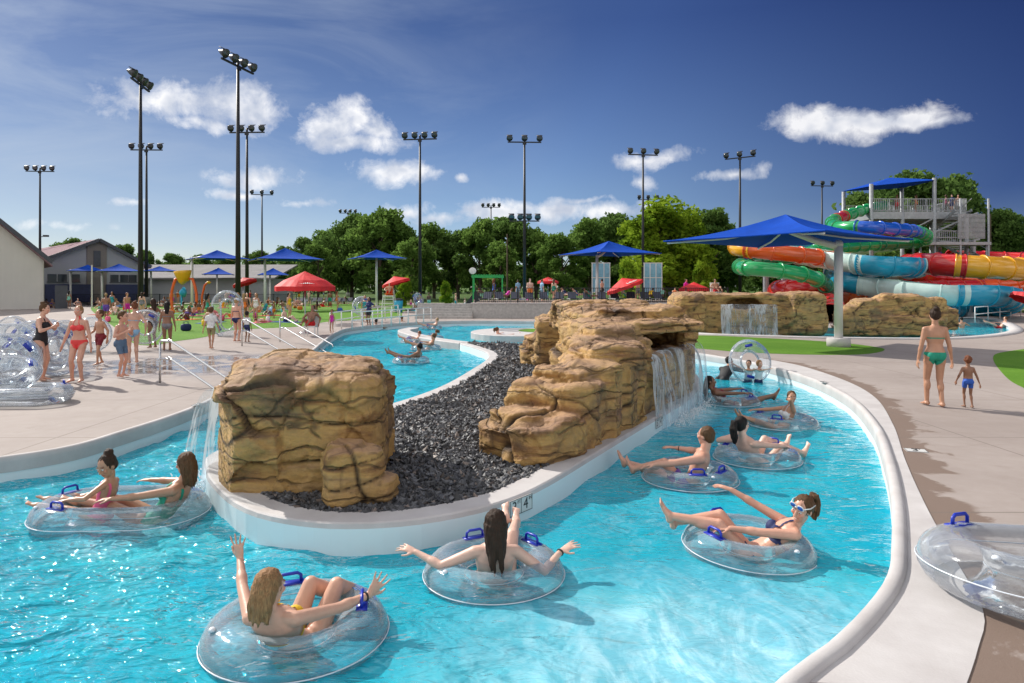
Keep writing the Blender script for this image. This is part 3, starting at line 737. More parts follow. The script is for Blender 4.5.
# ================================================================== LIGHT + SKY + CAMERA
SAZ, SEL = R(52), R(36)          # sun 52 deg left of the view, 36 deg up
sd = Vector((-math.sin(SAZ)*math.cos(SEL), math.cos(SAZ)*math.cos(SEL), math.sin(SEL)))
sun = bpy.data.lights.new('Sun','SUN'); sun.energy = 3.6; sun.angle = R(.55); sun.color = (1,.945,.86)
so = bpy.data.objects.new('Sun', sun); COL.objects.link(so); so.rotation_euler = sd.to_track_quat('Z','Y').to_euler(); so.location = (-20,20,30)
wd = bpy.data.worlds.new('World'); scene.world = wd
def world():
    t = NT(wd)
    sky = t.n('ShaderNodeTexSky', sky_type='NISHITA', sun_disc=False, sun_elevation=SEL, sun_rotation=-SAZ, altitude=200, air_density=1.0, dust_density=.6, ozone_density=2.0).outputs[0]
    d = t.n('ShaderNodeTexCoord').outputs['Generated']
    sp = t.n('ShaderNodeSeparateXYZ', {0:d}).outputs
    # the sky far from the sun is deeper blue (a polarised, clear evening sky)
    ang = t.vmath('DOT_PRODUCT', d, tuple(sd)).outputs['Value']
    deep = t.mr(ang, .85, .1, 0, 1)
    el = t.mr(sp[2], .0, .22, .0, 1)
    dm = t.ramp(deep, [(0,(.50,.54,.62)),(.4,(.42,.50,.66)),(1,(.11,.155,.33))])
    s2 = t.mix(t.mr(sp[2],.0,.12,.8,1), sky, t.mix(1.0, sky, dm, 'MULTIPLY'))
    hi = t.ramp(sp[2], [(0,(.85,.85,.86)),(.14,(.70,.68,.67)),(.36,(.30,.325,.44)),(.55,(.36,.38,.48))])
    lf = t.mr(ang, .45, .86, 0, 1)
    hi = t.mix(t.math('MULTIPLY', lf, .6), hi, (.30,.35,.42,1))
    s2 = t.mix(1.0, s2, hi, 'MULTIPLY')
    az = t.math('ARCTAN2', sp[0], sp[1]); e = t.math('ARCSINE', sp[2])
    uv = t.n('ShaderNodeCombineXYZ', {0:az,1:e}).outputs[0]
    nz = t.n('ShaderNodeTexNoise', {'Vector':uv,'Scale':24.,'Detail':9,'Roughness':.66,'Distortion':.25})
    nl = t.n('ShaderNodeTexNoise', {'Vector':t.vmath('ADD', uv, (-.010,.013,0)).outputs[0],'Scale':24.,'Detail':9,'Roughness':.66,'Distortion':.25}).outputs['Fac']
    nf = nz.outputs['Fac']
    wc = t.vmath('SUBTRACT', t.n('ShaderNodeTexNoise', {'Vector':uv,'Scale':9.,'Detail':3}).outputs['Color'], (.5,.5,.5)).outputs[0]
    wv = t.vmath('ADD', uv, t.vmath('MULTIPLY', wc, (.07,.05,0)).outputs[0])
    wv = wv.outputs[0]
    cl = [(168,100,78,20,.85),(235,104,50,24,1.0),(205,122,50,10,.7),(340,122,34,22,1.1),(350,142,56,12,1.0),(372,128,30,14,.9),(255,176,46,12,.95),(238,192,34,6,.8),(398,175,36,13,1.1),(458,178,8,5,.8),
          (405,213,26,9,.9),(500,214,46,11,.95),(560,213,48,11,.95),(610,214,40,9,.9),(440,222,40,7,.7),(130,200,30,5,.5),(300,205,34,5,.55),(70,225,50,6,.5),(580,203,26,4,.7),(835,122,62,17,1.15),(905,114,52,12,1.15),(868,116,60,14,1.15),(940,116,34,8,.9),(635,160,24,10,.9),(665,156,32,11,.9),(640,182,20,9,.7),(728,177,28,7,.85),(760,170,12,9,.7),(650,206,20,6,.6)]
    acc = None
    for (px,py,hx,hy,st) in cl:
        dx, dz = (px-512)/F, (HZ-py)/F
        a0 = math.atan(dx); e0 = math.atan(dz/math.sqrt(1+dx*dx)); sc = math.cos(a0)
        v = t.vmath('SUBTRACT', wv, (a0, e0, 0)).outputs[0]
        v = t.vmath('MULTIPLY', v, (F/hx/(sc*sc)*1.0, F/hy/sc, 0)).outputs[0]
        l = t.vmath('LENGTH', v).outputs['Value']
        g = t.math('MULTIPLY', t.mr(l, .0, 1.45, 1, 0), st)
        acc = g if acc is None else t.math('MAXIMUM', acc, g)
    den = t.math('ADD', acc, t.math('MULTIPLY', t.math('SUBTRACT', nf, .5), 1.7))
    m_ = t.math('POWER', t.mr(den, .20, .80, 0, 1), 1.15); m_ = t.math('MULTIPLY', m_, t.mr(acc, 0.02, .15, 0, 1))
    la_ = t.n('ShaderNodeTexNoise', {'Vector':uv,'Scale':15.,'Detail':3.5,'Roughness':.5}).outputs['Fac']; lb_ = t.n('ShaderNodeTexNoise', {'Vector':t.vmath('ADD', uv, (-.014,.018,0)).outputs[0],'Scale':15.,'Detail':3.5,'Roughness':.5}).outputs['Fac']
    lit = t.mr(t.math('SUBTRACT', la_, lb_), -.10, .10, 0, 1)
    lit = t.math('ADD', t.math('MULTIPLY', lit, .6), t.mr(den,.3,1.2,.45,.1))
    # brighter clouds towards the sun
    cc = t.mix(lit, (1.9,2.25,3.0,1), (5.7,5.6,5.5,1))
    cc = t.mix(t.mr(deep,.2,1,0,.25), cc, (2.0,2.1,2.5,1))
    veil = t.math('MULTIPLY', t.mr(t.noise(t.n('ShaderNodeMapping', {'Vector':uv,'Rotation':(0,0,.3),'Scale':(1.5,5,1)}).outputs[0], 1.8, 6, .6, .8), .42, .72, 0, .5), t.mr(az, .1, -.6, 0, 1))
    s2 = t.mix(veil, s2, (2.6,3.0,3.6,1))
    fin = t.mix(t.math('MULTIPLY', m_, .93), s2, cc)
    # bright cumulus added out of view, behind and above the viewer, as neutral fill light
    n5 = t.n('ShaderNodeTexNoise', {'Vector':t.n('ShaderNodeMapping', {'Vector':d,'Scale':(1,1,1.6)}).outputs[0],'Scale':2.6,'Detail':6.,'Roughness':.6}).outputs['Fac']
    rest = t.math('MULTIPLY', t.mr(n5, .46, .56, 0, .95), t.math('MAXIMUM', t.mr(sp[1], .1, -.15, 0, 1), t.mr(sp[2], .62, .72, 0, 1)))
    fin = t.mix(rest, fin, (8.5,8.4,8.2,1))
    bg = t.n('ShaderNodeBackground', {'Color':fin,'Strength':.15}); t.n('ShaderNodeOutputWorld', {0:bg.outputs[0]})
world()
cam = bpy.data.cameras.new('Camera'); cam.sensor_width = 36; cam.lens = 36*F/1024; cam.clip_end = 6000; cam.clip_start = .05
cam.shift_y = -(341.5-HZ)/1024
co_ = bpy.data.objects.new('Camera', cam); COL.objects.link(co_); co_.location = (0,0,CZ); co_.rotation_euler = (R(90),0,0); scene.camera = co_
scene.render.resolution_x = 1024; scene.render.resolution_y = 683
scene.view_settings.view_transform = 'Standard'; scene.view_settings.look = 'None'; scene.view_settings.exposure = 0.5; scene.view_settings.gamma = 1
scene.render.engine = 'CYCLES'
scene.cycles.transparent_max_bounces = 20; scene.cycles.max_bounces = 5; scene.cycles.caustics_reflective = False; scene.cycles.caustics_refractive = False
# ================================================================== TREES
def tree_meshes(h, cr, leafm, n=7000, seed=0, ls=.23, lobes=16, low=.15):
    r = random.Random(seed); tr = MB()
    tr.tube([(0,0,-.2),(0.05,0,h*.25),(.1,.1,h*.55),(0,.15,h*.8)], [h*.028,h*.02,h*.014,h*.005], 8)
    cl = []
    for i in range(lobes):
        a = r.uniform(0,6.28); t = (i+.5)/lobes; z = h*(low+.08+(.88-low)*t)
        w = cr*math.sin(math.pi*min(1,(.18+.78*t)))**.7
        d = w*r.uniform(.25,.8); c = Vector((math.cos(a)*d, math.sin(a)*d, z)); s_ = cr*r.uniform(.28,.5)
        cl.append((c, s_)); tr.tube([(0,0,max(h*.12,z-h*.22)), c*.5+Vector((0,0,z*.45)), c], [h*.009,h*.006,h*.003], 5)
    P0 = []; 
    for i in range(n):
        c, s_ = cl[r.randrange(len(cl))]
        v = Vector((r.gauss(0,1),r.gauss(0,1),r.gauss(0,1))).normalized(); rad = s_*(r.random()**.35)*(.8+.45*noise.noise(v*2.2+c))
        P0.append(c+Vector((v.x*rad,v.y*rad,v.z*rad*.8)))
    P0 = np.array(P0); n = len(P0); g = np.random.default_rng(seed)
    u = g.normal(size=(n,3)); u /= np.linalg.norm(u,axis=1)[:,None]; w = np.cross(u, g.normal(size=(n,3))); w /= np.linalg.norm(w,axis=1)[:,None]
    sz = ls*(.5+g.random(n))[:,None]
    V = np.stack([P0-u*sz-w*sz*.3, P0+u*sz*.1-w*sz*.6, P0+u*sz, P0+u*sz*.0+w*sz*.6],1).reshape(-1,3)
    me = bpy.data.meshes.new('crown'); me.from_pydata(V.tolist(), [], (np.arange(n)[:,None]*4+np.arange(4)[None]).tolist()); me.materials.append(leafm)
    cn = np.array([noise.noise(Vector(p)*.45)*.6+.45 for p in P0])+g.normal(size=n)*.15
    at = me.attributes.new('tint','FLOAT','POINT'); at.data.foreach_set('value', np.repeat(np.clip(cn,0,1),4).astype(np.float32))
    return tr.mesh('trunk', M['bark'], True), me
TM = [tree_meshes(12,5.2,M['leaf'],17000,1), tree_meshes(12,4.4,M['leaf3'],16000,2,lobes=20), tree_meshes(12,6.2,M['leaf'],20000,3,lobes=24), tree_meshes(12,5.0,M['leaf2'],20000,4,lobes=26,low=.02)]
def tree(px, top, d, v, label, rz=0, w=1.0, group='trees along the far edge of the park'):
    h = CZ+(HZ-top)*d/F; x = (px-512)/F*d
    o = empty('tree', (x,d,-.05), rz); s = h/12; o.scale = (s*w,s*w,s)
    link_mesh('trunk', TM[v][0], o); link_mesh('crown', TM[v][1], o)
    tag(o, label, 'tree', group)
tl = [(305,240,120,0,'rounded dark tree just left of the light pole standing over the red umbrella'),(330,233,128,1,'broad dark tree beside the short four lamp pole'),(352,216,118,2,'tall dark tree behind the blue shade with the thin far pole'),
 (380,212,112,1,'tallest dark tree above the blue shade on a single white post'),(404,226,116,2,'dark tree just left of the pole right of the single post shade'),(434,226,120,1,'mid green tree just right of the tall pole in the middle'),(458,232,118,0,'lower dark tree behind the green shade frame'),
 (480,222,116,1,'wide dark tree behind the short pole over the green frame'),(508,220,124,0,'dark tree between the short pole and the double banked pole'),(536,231,120,1,'green tree right of the double banked pole'),(562,236,108,1,'lower lighter tree left of the middle blue shade'),
 (590,222,118,1,'dark full tree above the middle blue shade'),(616,216,124,0,'dark tree tall between middle blue shade and bright tree'),(412,240,100,1,'paler tree in front of the dark row near the central pole'),(500,243,100,1,'light green low tree in front of the dark row by the red umbrella'),
 (318,246,108,1,'small mid green tree above the red umbrella'),(706,212,104,0,'dark tree right behind the bright yellow green tree'),(722,222,110,2,'dark lower tree left edge of the large blue shade'),
 (872,196,92,0,'dark tree left part behind the slide tower'),(905,178,96,2,'large dark tree rising above the slide tower roof'),(942,182,98,0,'dark tree behind the tower stairs'),(848,216,100,1,'lower green tree behind the green slide'),
 (985,214,98,1,'broad dark tree right of the slide tower'),(1008,213,92,2,'dark tree at the right edge of the park'),(1040,216,100,2,'dark tree at the extreme right'),(965,236,90,1,'small tree beside the tower stairs foot'),
 (120,246,170,0,'small dark tree behind the beige barn roof'),(75,240,160,2,'dark tree between the two barn roofs'),(150,252,180,2,'distant dark tree right of the gable building'),(172,255,185,0,'far dark tree beyond the shades at left'),(196,256,180,2,'far tree behind the tipping bucket'),(228,258,190,0,'far low tree behind the grey roof'),(262,252,185,2,'far tree right of the tall pole pair'),(288,248,150,0,'far dark tree behind the wide blue shade'),
 (765,232,120,0,'tree hidden behind the large blue shade'),(800,230,120,2,'second tree behind the large blue shade')]
for i, (px,top,d,v,lb) in enumerate(tl): tree(px,top,d,v,lb,rz=i*1.3,w=random.uniform(.9,1.15))
tree(650,209,88,3,'bright yellow green tree by the short pole','',1.0) if False else None
tree(660,206,86,3,'large bright yellow green tree beside the middle blue shade',.4,1.4)
tree(683,214,88,3,'bright green tree joined to the right of the yellow green one',2.0,.9)
for (px,top,d,lb) in ((398,292,66,'young sapling on the lawn beyond the lifeguard'),(446,312-30,70,'slender young tree left of the far red umbrella'),(627,262,75,'young pale tree beside the blue acrylic screens'),(703,264,60,'young light green sapling above the right red umbrella'),(105+300,278,72,'small round sapling near the central pole')):
    tree(px,top,d,3,lb,px,.75,'young saplings near the fence')
# a hedge of far woodland behind the individual trees
def far_wood():
    g = np.random.default_rng(5); n = 26000; x = g.uniform(-190,200,n); y = 200+20*g.random(n)
    hh = 7.5+3.5*np.array([noise.noise(Vector((a*.06,1,0)))+.6*noise.noise(Vector((a*.25,3,0))) for a in x]); z = hh*g.random(n)**.6
    P0 = np.stack([x,y,z],-1); u = g.normal(size=(n,3)); u /= np.linalg.norm(u,axis=1)[:,None]; w = np.cross(u,g.normal(size=(n,3))); w /= np.linalg.norm(w,axis=1)[:,None]; s = .9
    V = np.stack([P0-u*s-w*s*.3,P0-w*s*.6,P0+u*s,P0+w*s*.6],1).reshape(-1,3)
    me = bpy.data.meshes.new('far_wood'); me.from_pydata(V.tolist(), [], (np.arange(n)[:,None]*4+np.arange(4)[None]).tolist()); me.materials.append(M['leaf'])
    at = me.attributes.new('tint','FLOAT','POINT'); at.data.foreach_set('value', np.repeat(np.clip(.4+.4*g.normal(size=n),0,1),4).astype(np.float32))
    tag(link_mesh('far_wood', me), kind='stuff')
far_wood()

# ================================================================== FLOODLIGHT POLES
def pole(px, top, d, rz, n, label, second=None, small=None, plinth=True):
    h = CZ+(HZ-top)*d/F; x = (px-512)/F*d
    t = empty('floodlight_pole', (x,d,0), rz)
    tag(t, label, 'light pole', 'floodlight poles round the water park')
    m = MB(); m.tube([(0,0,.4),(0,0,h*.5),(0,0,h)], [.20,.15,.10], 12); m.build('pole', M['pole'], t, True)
    if plinth: m = MB(); m.tube([(0,0,-.05),(0,0,.85),(0,0,.9)], [.42,.42,.38], 20); m.build('plinth', M['plinth'], t, True)
    def bank_(z, n, w=3.6):
        m = MB(); m.box((0,0,z),(w/2,.07,.06)); m.box((0,-.08,z-.12),(.2,.05,.16)); cb = m.build('crossbar', M['pole'], t)
        for i in range(n):
            X = -w/2+.2+(w-.4)*i/(n-1)
            l = MB(); rx = R(-32)
            l.bar((X,0,z),(X,0,z+.3),.07)
            l.cur = 0; l.tube([(X,.34,z+.62),(X,.12,z+.5),(X,-.1,z+.42),(X,-.22,z+.36)], [.08,.2,.30,.34], 12)
            l.box((X,-.08,z+.70),(.30,.24,.02),rx=R(25)); l.cur = 1; l.tube([(X,-.222,z+.358),(X,-.225,z+.356)], [.31,.30], 12)
            l.build('floodlight', [M['lamphead'], M['lens']], t, True)
    bank_(h-.45, n)
    if second: bank_(CZ+(HZ-second)*d/F, 4, 3.2)
    if small:
        z = CZ+(HZ-small)*d/F; m = MB(); m.bar((0,0,z),(.6,0,z+.1),.08); m.box((.75,0,z+.15),(.3,.2,.12)); m.build('area_light', M['lamphead'], t)
for a in [(40,168,92,.1,4,'thin light pole with a small side lamp beside the beige barn',None,237),(140.5,79,52,R(99),4,'tall pole at left whose lamp bar is seen end on',None,None),(146.5,146,78,0.03,4,'shorter pole standing right behind the end on pole at left'),
          (238,60,49,R(76),4,'tallest pole in the photo with a tilted lamp bar'),(247,128,69,-.05,4,'pole with straight lamp bar just right of the tallest pole'),(262,192,116,.2,3,'small distant pole right of the tallest pole'),
          (348,211,145,0,4,'small distant pole above the red umbrella at left'),(420,135,72,-.12,4,'tall pole left of centre with four lamps on level bar'),(491,205,134,0,4,'small distant pole above the green shade frame'),
          (524.5,138,73,0.05,3,'tall central pole carrying two banks of lamps',221),(643,151,80,.15,3,'tall pole in front of the bright yellow green tree'),(648,197,122,0,3,'short far pole right behind the one at the bright tree'),
          (740,154,82,R(-35),3,'tall pole with slanted lamp bar above the large blue shade'),(822,183,106,.1,3,'far pole left of the slide tower')]:
    pole(*a)
m = MB(); m.tube([(0,0,0),(0,0,9.5)], [.13,.09], 8); u = m.build('utility_pole', M['bark'], loc=((366/3.414+400-512)/F*96,96,0)); tag(u,'bare wooden pole standing in front of the dark tree row','pole')
m = MB(); m.tube([(0,0,0),(0,0,11)], [.16,.12], 8); u = m.build('utility_pole', M['bark'], loc=((990-512)/F*84,84,0)); tag(u,'bare wooden pole beside the right hand park trees','pole')

# ================================================================== BUILDINGS
def barn(name, x0, x1, y0, y1, he, hp, px_, wallm, label, extra=None, rz=0, piv=.5):      # gable faces the camera; ridge at x=px_
    xp = x0+(x1-x0)*piv; t = empty(name, (xp, y0, 0), rz); ox = -xp; oy = -y0
    m = MB(); poly = [(x0,0),(x1,0),(x1,he),(px_,hp),(x0,he)]
    vs = [(x+ox, oy+y0, z) for x,z in poly]+[(x+ox, oy+y1, z) for x,z in poly]; n = 5
    m.add(vs, [tuple(range(n)), tuple(reversed(range(n,2*n)))]+[(i,i+n,(i+1)%n+n,(i+1)%n) for i in range(n)]); m.build('wall', wallm, t)
    r = MB(); 
    for (ax,az,bx,bz) in ((x0-.6,he-.35*(hp-he)/(max(.1,abs(px_-x0)))*1.7,px_,hp),(px_,hp,x1+.6,he-.6*(hp-he)/(x1-px_))):
        a = Vector((ax+ox, y0+oy-.7, az)); b = Vector((bx+ox, y0+oy-.7, bz)); D = Vector((0,(y1-y0)+1.4,0)); up = Vector((0,0,.16)); z1 = Vector((0,0,.02))
        r.add([a+z1,b+z1,b+D+z1,a+D+z1,a+up,b+up,b+D+up,a+D+up], [(0,3,2,1),(4,5,6,7),(0,1,5,4),(1,2,6,5),(2,3,7,6),(3,0,4,7)])
    ro = r.build('roof', M['roof_metal'], t)
    for (ax,az,bx,bz) in ((x0-.6,he-.2,px_,hp),(px_,hp,x1+.6,he-.2)):
        f_ = MB(); f_.bar((ax+ox,-.76,az+.05),(bx+ox,-.76,bz+.05),.1,.35); f_.build('fascia', M['roof_dark'], t)
    if extra: extra(t, ox)
    return tag(t, label, 'building')
d = 64
def ex_a(t, ox):
    for X in (-52,-48,-44,-40):
        m = MB(); m.box((X+ox,-.06,2.1),(.06,.05,2.1)); m.build('downpipe', M['beige_siding'], t)
    for X in (-50,-42.5):
        m = MB(); m.box((X+ox,-.05,1.1),(.5,.05,1.1)); m.build('door', M['roof_dark'], t)
barn('barn', -66, (44-512)/F*d, d, d+30, 4.5, 15.2, -55, M['beige_siding'], 'beige ribbed metal building cut off by the left edge', ex_a, R(40), 1.0)
d = 78
def ex_b(t, ox):
    xc = (96-512)/F*78+ox
    m = MB(); m.box((xc,-.08,3.6),(1.0,.1,3.55)); m.build('tower_panel', M['brown_siding'], t)
    m = MB(); m.box((xc,-.22,5.3),(.35,.05,.9)); m.build('louvre', M['roof_dark'], t)
    for px_ in (58,66.5,77.5,112,121,129):
        X = (px_-512)/F*78+ox
        m = MB(); m.box((X,-.05,3.05),(.42,.06,.42)); w = m.build('window', M['window'], t); m = MB(); m.box((X,-.03,2.58),(.5,.1,.05)); m.build('sill', M['roof_dark'], w)
    m = MB(); m.box(((72-512)/F*78+ox,-.3,1.35),(2.3,.12,1.0)); m.build('door', mat('navy_door',(.02,.03,.10),.5), t)
    m = MB(); m.box(((123-512)/F*78+ox,-.3,1.35),(2.2,.12,1.0)); m.build('door', bpy.data.materials['navy_door'], t)
barn('gable_building', (44-512)/F*d, (140-512)/F*d, d, d+26, 4.6, 7.4, (97-512)/F*d, M['grey_siding'], 'grey gabled building with a brown centre panel and navy doors', ex_b, R(46))
t = empty('low_building', (-49,98,0)); m = MB(); m.box((0,0,1.6),(16,5,1.6)); m.build('wall', M['grey_siding'], t)
m = MB(); m.add([(-17,-6,3.1),(17,-6,3.1),(17,4,5.2),(-17,4,5.2),(-17,-6,3.3),(17,-6,3.3),(17,4,5.4),(-17,4,5.4)],[(0,3,2,1),(4,5,6,7),(0,1,5,4),(1,2,6,5),(2,3,7,6),(3,0,4,7)]); m.build('roof', mat('pale_roof',(.22,.21,.21),.9,0,.15,.5), t)
tag(t, 'long low building with a pale sloping roof behind the left shades', 'building')

# ================================================================== SHADES AND UMBRELLAS
def canopy_mesh(side, rise, sag=.06, n=10, thick=.02):
    mb = MB(); h = side/2; c = [(-h,-h),(h,-h),(h,h),(-h,h)]
    for q in range(4):
        a, b = Vector((*c[q],0)), Vector((*c[(q+1)%4],0)); ap = Vector((0,0,rise)); vs = []; fs = []
        for i in range(n+1):
            for j in range(n+1):
                u, v = i/n, j/n
                e = a.lerp(b, u); inw = e.normalized()*(-side*.035*4*u*(1-u)); p = (e+inw).lerp(ap, v)
                p.z -= side*sag*4*(u*(1-u))*(1-v)*v*1.2 + side*.02*math.sin(math.pi*v)
                vs.append(p)
        for i in range(n):
            for j in range(n): k = i*(n+1)+j; fs.append((k,k+n+1,k+n+2,k+1))
        mb.add(vs, fs); mb.add([Vector(p)-Vector((0,0,thick)) for p in vs], [tuple(reversed(f)) for f in fs])
        # hem
        mb.tube([vs[i*(n+1)] for i in range(n+1)], .025, 5)
    return mb
def shade(px, base_d, ze, za, side, rot, off, label, zp=None, post_r=.11):
    x = (px-512)/F*base_d; t = empty('shade_canopy', (x,base_d,0), 0); tag(t, label, 'sun shade', 'blue fabric shades on white posts')
    c = canopy_mesh(side, za-ze); rm = Matrix.Rotation(rot,3,'Z'); o = Vector((off[0],off[1],0))
    c.v = [tuple(rm@Vector(v)+o+Vector((0,0,ze))) for v in c.v]; c.build('canopy', M['canopy'], t)
    zp = zp or ze+.1
    m = MB(); m.tube([(0,0,.25),(0,0,zp)], post_r, 16); m.ell((0,0,zp),(post_r*1.1,)*3); m.build('post', M['white'], t, True)
    m = MB(); m.tube([(0,0,0),(0,0,.28),(0,0,.30)], [.38,.38,.35], 24); m.build('footing', M['coping'], t, True)
    m = MB(); tip = Vector((off[0],off[1],za-.42-side*.02))
    if o.length > .3: m.tube([(0,0,zp-.08),(o.x*.4,o.y*.4,zp+.12*(za-ze)+.0),tip], [post_r*.9,post_r*.8,post_r*.7], 12)
    else: m.tube([(0,0,zp),(0,0,za-.1)], post_r*.8, 12)
    m.build('arm', M['white'], t, True)
    for q in range(4):
        a = rot+math.pi/4+q*math.pi/2; R_ = side*.5*math.sqrt(2)*.97
        m = MB(); m.tube([tip+Vector((0,0,.02)), o+Vector((math.cos(a)*R_*.5,math.sin(a)*R_*.5,(ze+za)/2-.26-side*.02)), o+Vector((math.cos(a)*R_,math.sin(a)*R_,ze-.07))], .035, 8); m.build('strut', M['white'], t, True)
    return t
shade(838.5, 23.5, 3.68, 4.58, 5.9, R(38), (-1.7,.3), 'largest blue square shade on a thick white post beside the right lawn', 3.52, .14)
shade(597, 52, 4.55, 5.55, 5.6, R(25), (.9,0), 'blue shade left of the bright yellow green tree', 4.4)
shade(376.5, 65, 4.75, 5.6, 4.6, R(25), (0,0), 'blue shade centred on a single straight white post by the lawn')
shade(265, 60, 4.45, 5.5, 5.6, R(28), (1.6,.5), 'widest blue shade above the red umbrella at left', 4.6)
shade(192, 60, 4.5, 5.3, 4.4, R(35), (2.2,0), 'blue shade behind the tallest pole beside the tipping bucket', 4.6)
shade(70.5, 75, 3.8, 4.5, 3.8, R(30), (1.9,0), 'leftmost pale blue shade in front of the gable building')
shade(102, 72, 3.7, 4.5, 4.2, R(30), (1.8,0), 'blue shade right of the leftmost one at the gable building')
shade(151, 80, 3.9, 4.5, 3.8, R(30), (1.0,0), 'blue shade between the two left poles', 4.0)
shade(217, 90, 3.7, 4.6, 3.8, R(20), (.2,0), 'small far blue shade behind the tipping bucket shade')
shade(270, 88, 3.6, 4.5, 3.8, R(20), (.4,0), 'small far blue shade showing right above the red umbrella')

def umbrella(px, py_base, d, zt, rad, tilt, label, n=8, z0=0, text=False, valance=.22, rise=.42):
    x = (px-512)/F*d; t = empty('umbrella', (x,d,z0)); tag(t, label, 'umbrella', 'red umbrellas round the pools')
    m = MB(); m.tube([(0,0,0),(0,0,zt-.1-z0)], .025, 10); m.tube([(0,0,0),(0,0,.08)], [.28,.22], 16); m.build('pole', M['steel'], t, True)
    cm = MB(); H = Vector((0,0,zt-z0)); rot = Matrix.Rotation(tilt,3,'Y'); pts = []
    rings = [(0.001,0),(.35,-.16),(.7,-.30),(1,-rise/1.0)]
    vs = []; 
    for (rr,dz) in rings:
        for k in range(n*4):
            a = 2*math.pi*k/(n*4); q = abs((k%4)/4-.5)*2; sc = 1-.035*(1-q)*rr*2
            vs.append(H+rot@Vector((math.cos(a)*rad*rr*sc, math.sin(a)*rad*rr*sc, dz*rad-(.0 if q>.5 else -.01))))
    N = n*4
    for k in range(N):
        a = 2*math.pi*k/N; q = abs((k%4)/4-.5)*2; sc = 1-.035*(1-q)*2
        vs.append(H+rot@Vector((math.cos(a)*rad*sc*1.0, math.sin(a)*rad*sc*1.0, -rise*rad-valance*(1-.15*(1-q)))))
    fs = [(i*N+k,i*N+(k+1)%N,(i+1)*N+(k+1)%N,(i+1)*N+k) for i in range(4) for k in range(N)]
    cm.add(vs, fs); c = cm.build('canopy', M['red'], t)
    so_ = c.modifiers.new('s','SOLIDIFY'); so_.thickness = .012
    for k in range(n):
        a = 2*math.pi*(k)/n+2*math.pi/n/2*0; r_ = MB(); r_.tube([H+Vector((0,0,-.35*rad)), H+rot@Vector((math.cos(a)*rad*.75,math.sin(a)*rad*.75,-.36*rad))], .009, 5); r_.build('rib', M['steel'], t)
    if text:      # the pale maker's panel on the right front gore: a rounded white patch with short strokes of script
        w = MB()
        a = -math.pi/2+.42
        def on(u, v, o_=.03):   # u across, v up the gore
            rr = .93-.33*v; aa = a+u*.34/rr
            ht = -rise*rad + (1-rr)*(rise*.92)*rad
            return H+rot@Vector((math.cos(aa)*rad*(rr+o_/rad),math.sin(aa)*rad*(rr+o_/rad),ht+o_))
        for i in range(10):
            u0 = -.9+i*.19; hgt = (.5,.28,.3,.5,.28,.28,.42,.28,.3,.26)[i]
            w.add([on(u0,.3),on(u0+.14,.3),on(u0+.16,.3+hgt),on(u0+.04,.3+hgt)], [(0,1,2,3)])
        w.build('logo', M['white'], t)
    return t
umbrella(305, 334, 30, 2.72, 1.32, 0, 'big round red umbrella with white script standing on the left lawn', 8, text=True, valance=.2, rise=.5)
umbrella(243, 300, 62, 2.9, 1.1, R(-18), 'red umbrella between the tallest poles')
umbrella(394, 300, 58, 2.95, 1.2, R(-16), 'tilted red umbrella over the orange lifeguard stand')
umbrella(548, 300, 62, 2.95, .95, R(0), 'small red umbrella behind the black fence', z0=.95, text=True)
umbrella(622, 305, 47, 2.65, 1.3, R(-20), 'tilted red umbrella right behind the rock ridge', z0=.95, text=True)
umbrella(694, 300, 50, 2.4, 1.1, 0, 'red umbrella left of the grotto over the lifeguard')
umbrella(1031, 318, 40, 1.75, .9, R(25), 'pinkish red umbrella cut by the right edge', 8)

# ================================================================== FENCE, SCREENS, FRAMES
def fence(name, x0, x1, y, z, h, label, step=2.4):
    t = empty(name, ((x0+x1)/2,y,z)); ox = (x0+x1)/2; n = int((x1-x0)/step)
    for i in range(n+1):
        m = MB(); X = x0+(x1-x0)*i/n-ox; m.box((X,0,h/2),(.035,.035,h/2)); m.build('post', M['black_metal'], t)
    for zz in (h-.05,.12):
        m = MB(); m.box((0,0,zz),((x1-x0)/2,.02,.02)); m.build('rail', M['black_metal'], t)
    m = MB(); X = x0
    while X < x1: m.box((X-ox,0,h/2),(.011,.011,h/2-.07)); X += .13
    m.build('pickets', M['black_metal'], t); return tag(t, label, 'fence')
fence('fence', -2.4, 14.3, 45.25, .98, 1.05, 'black picket fence on top of the grey retaining wall')
fence('fence', -22, -3.5, 72, 0, 1.5, 'black fence left of the green shade frame on the far deck')
fence('fence', -62, -24, 76, 0, 1.3, 'dark fence in front of the gable building')
for px, lb in ((601,'blue tinted acrylic screen panel under the middle blue shade'),(653,'blue tinted acrylic screen panel in front of the bright tree')):
    d = 58; x = (px-512)/F*d; t = empty('screen_panel', (x,d,0)); tag(t, lb, 'screen'); zb, ztp = 1.6, CZ+24*d/F
    for X in (-.75,-.25,.25,.75): m = MB(); m.box((X,0,(0+ztp)/2),(.03,.03,ztp/2)); m.build('post', M['white'], t)
    for z in (zb,(zb+ztp)/2,ztp): m = MB(); m.box((0,0,z),(.8,.025,.03)); m.build('rail', M['white'], t)
    for X in (-.5,0,.5):
        for zz in ((zb*3+ztp)/4+.0,(zb+ztp*3)/4): m = MB(); m.box((X,0,zz),(.215,.01,(ztp-zb)/4-.04)); m.build('pane', mat('tinted_acrylic',(.20,.42,.55),.12) if 'tinted_acrylic' not in bpy.data.materials else bpy.data.materials['tinted_acrylic'], t)
d = 62; t = empty('play_frame', ((488-512)/F*d,d,0)); tag(t,'green slatted shade frame with a stair on the far deck','play frame')
for X in (-1.3,1.3):
    for Y in (-.7,.7): m = MB(); m.box((X,Y,1.55),(.06,.06,1.55)); m.build('post', M['greenp'], t)
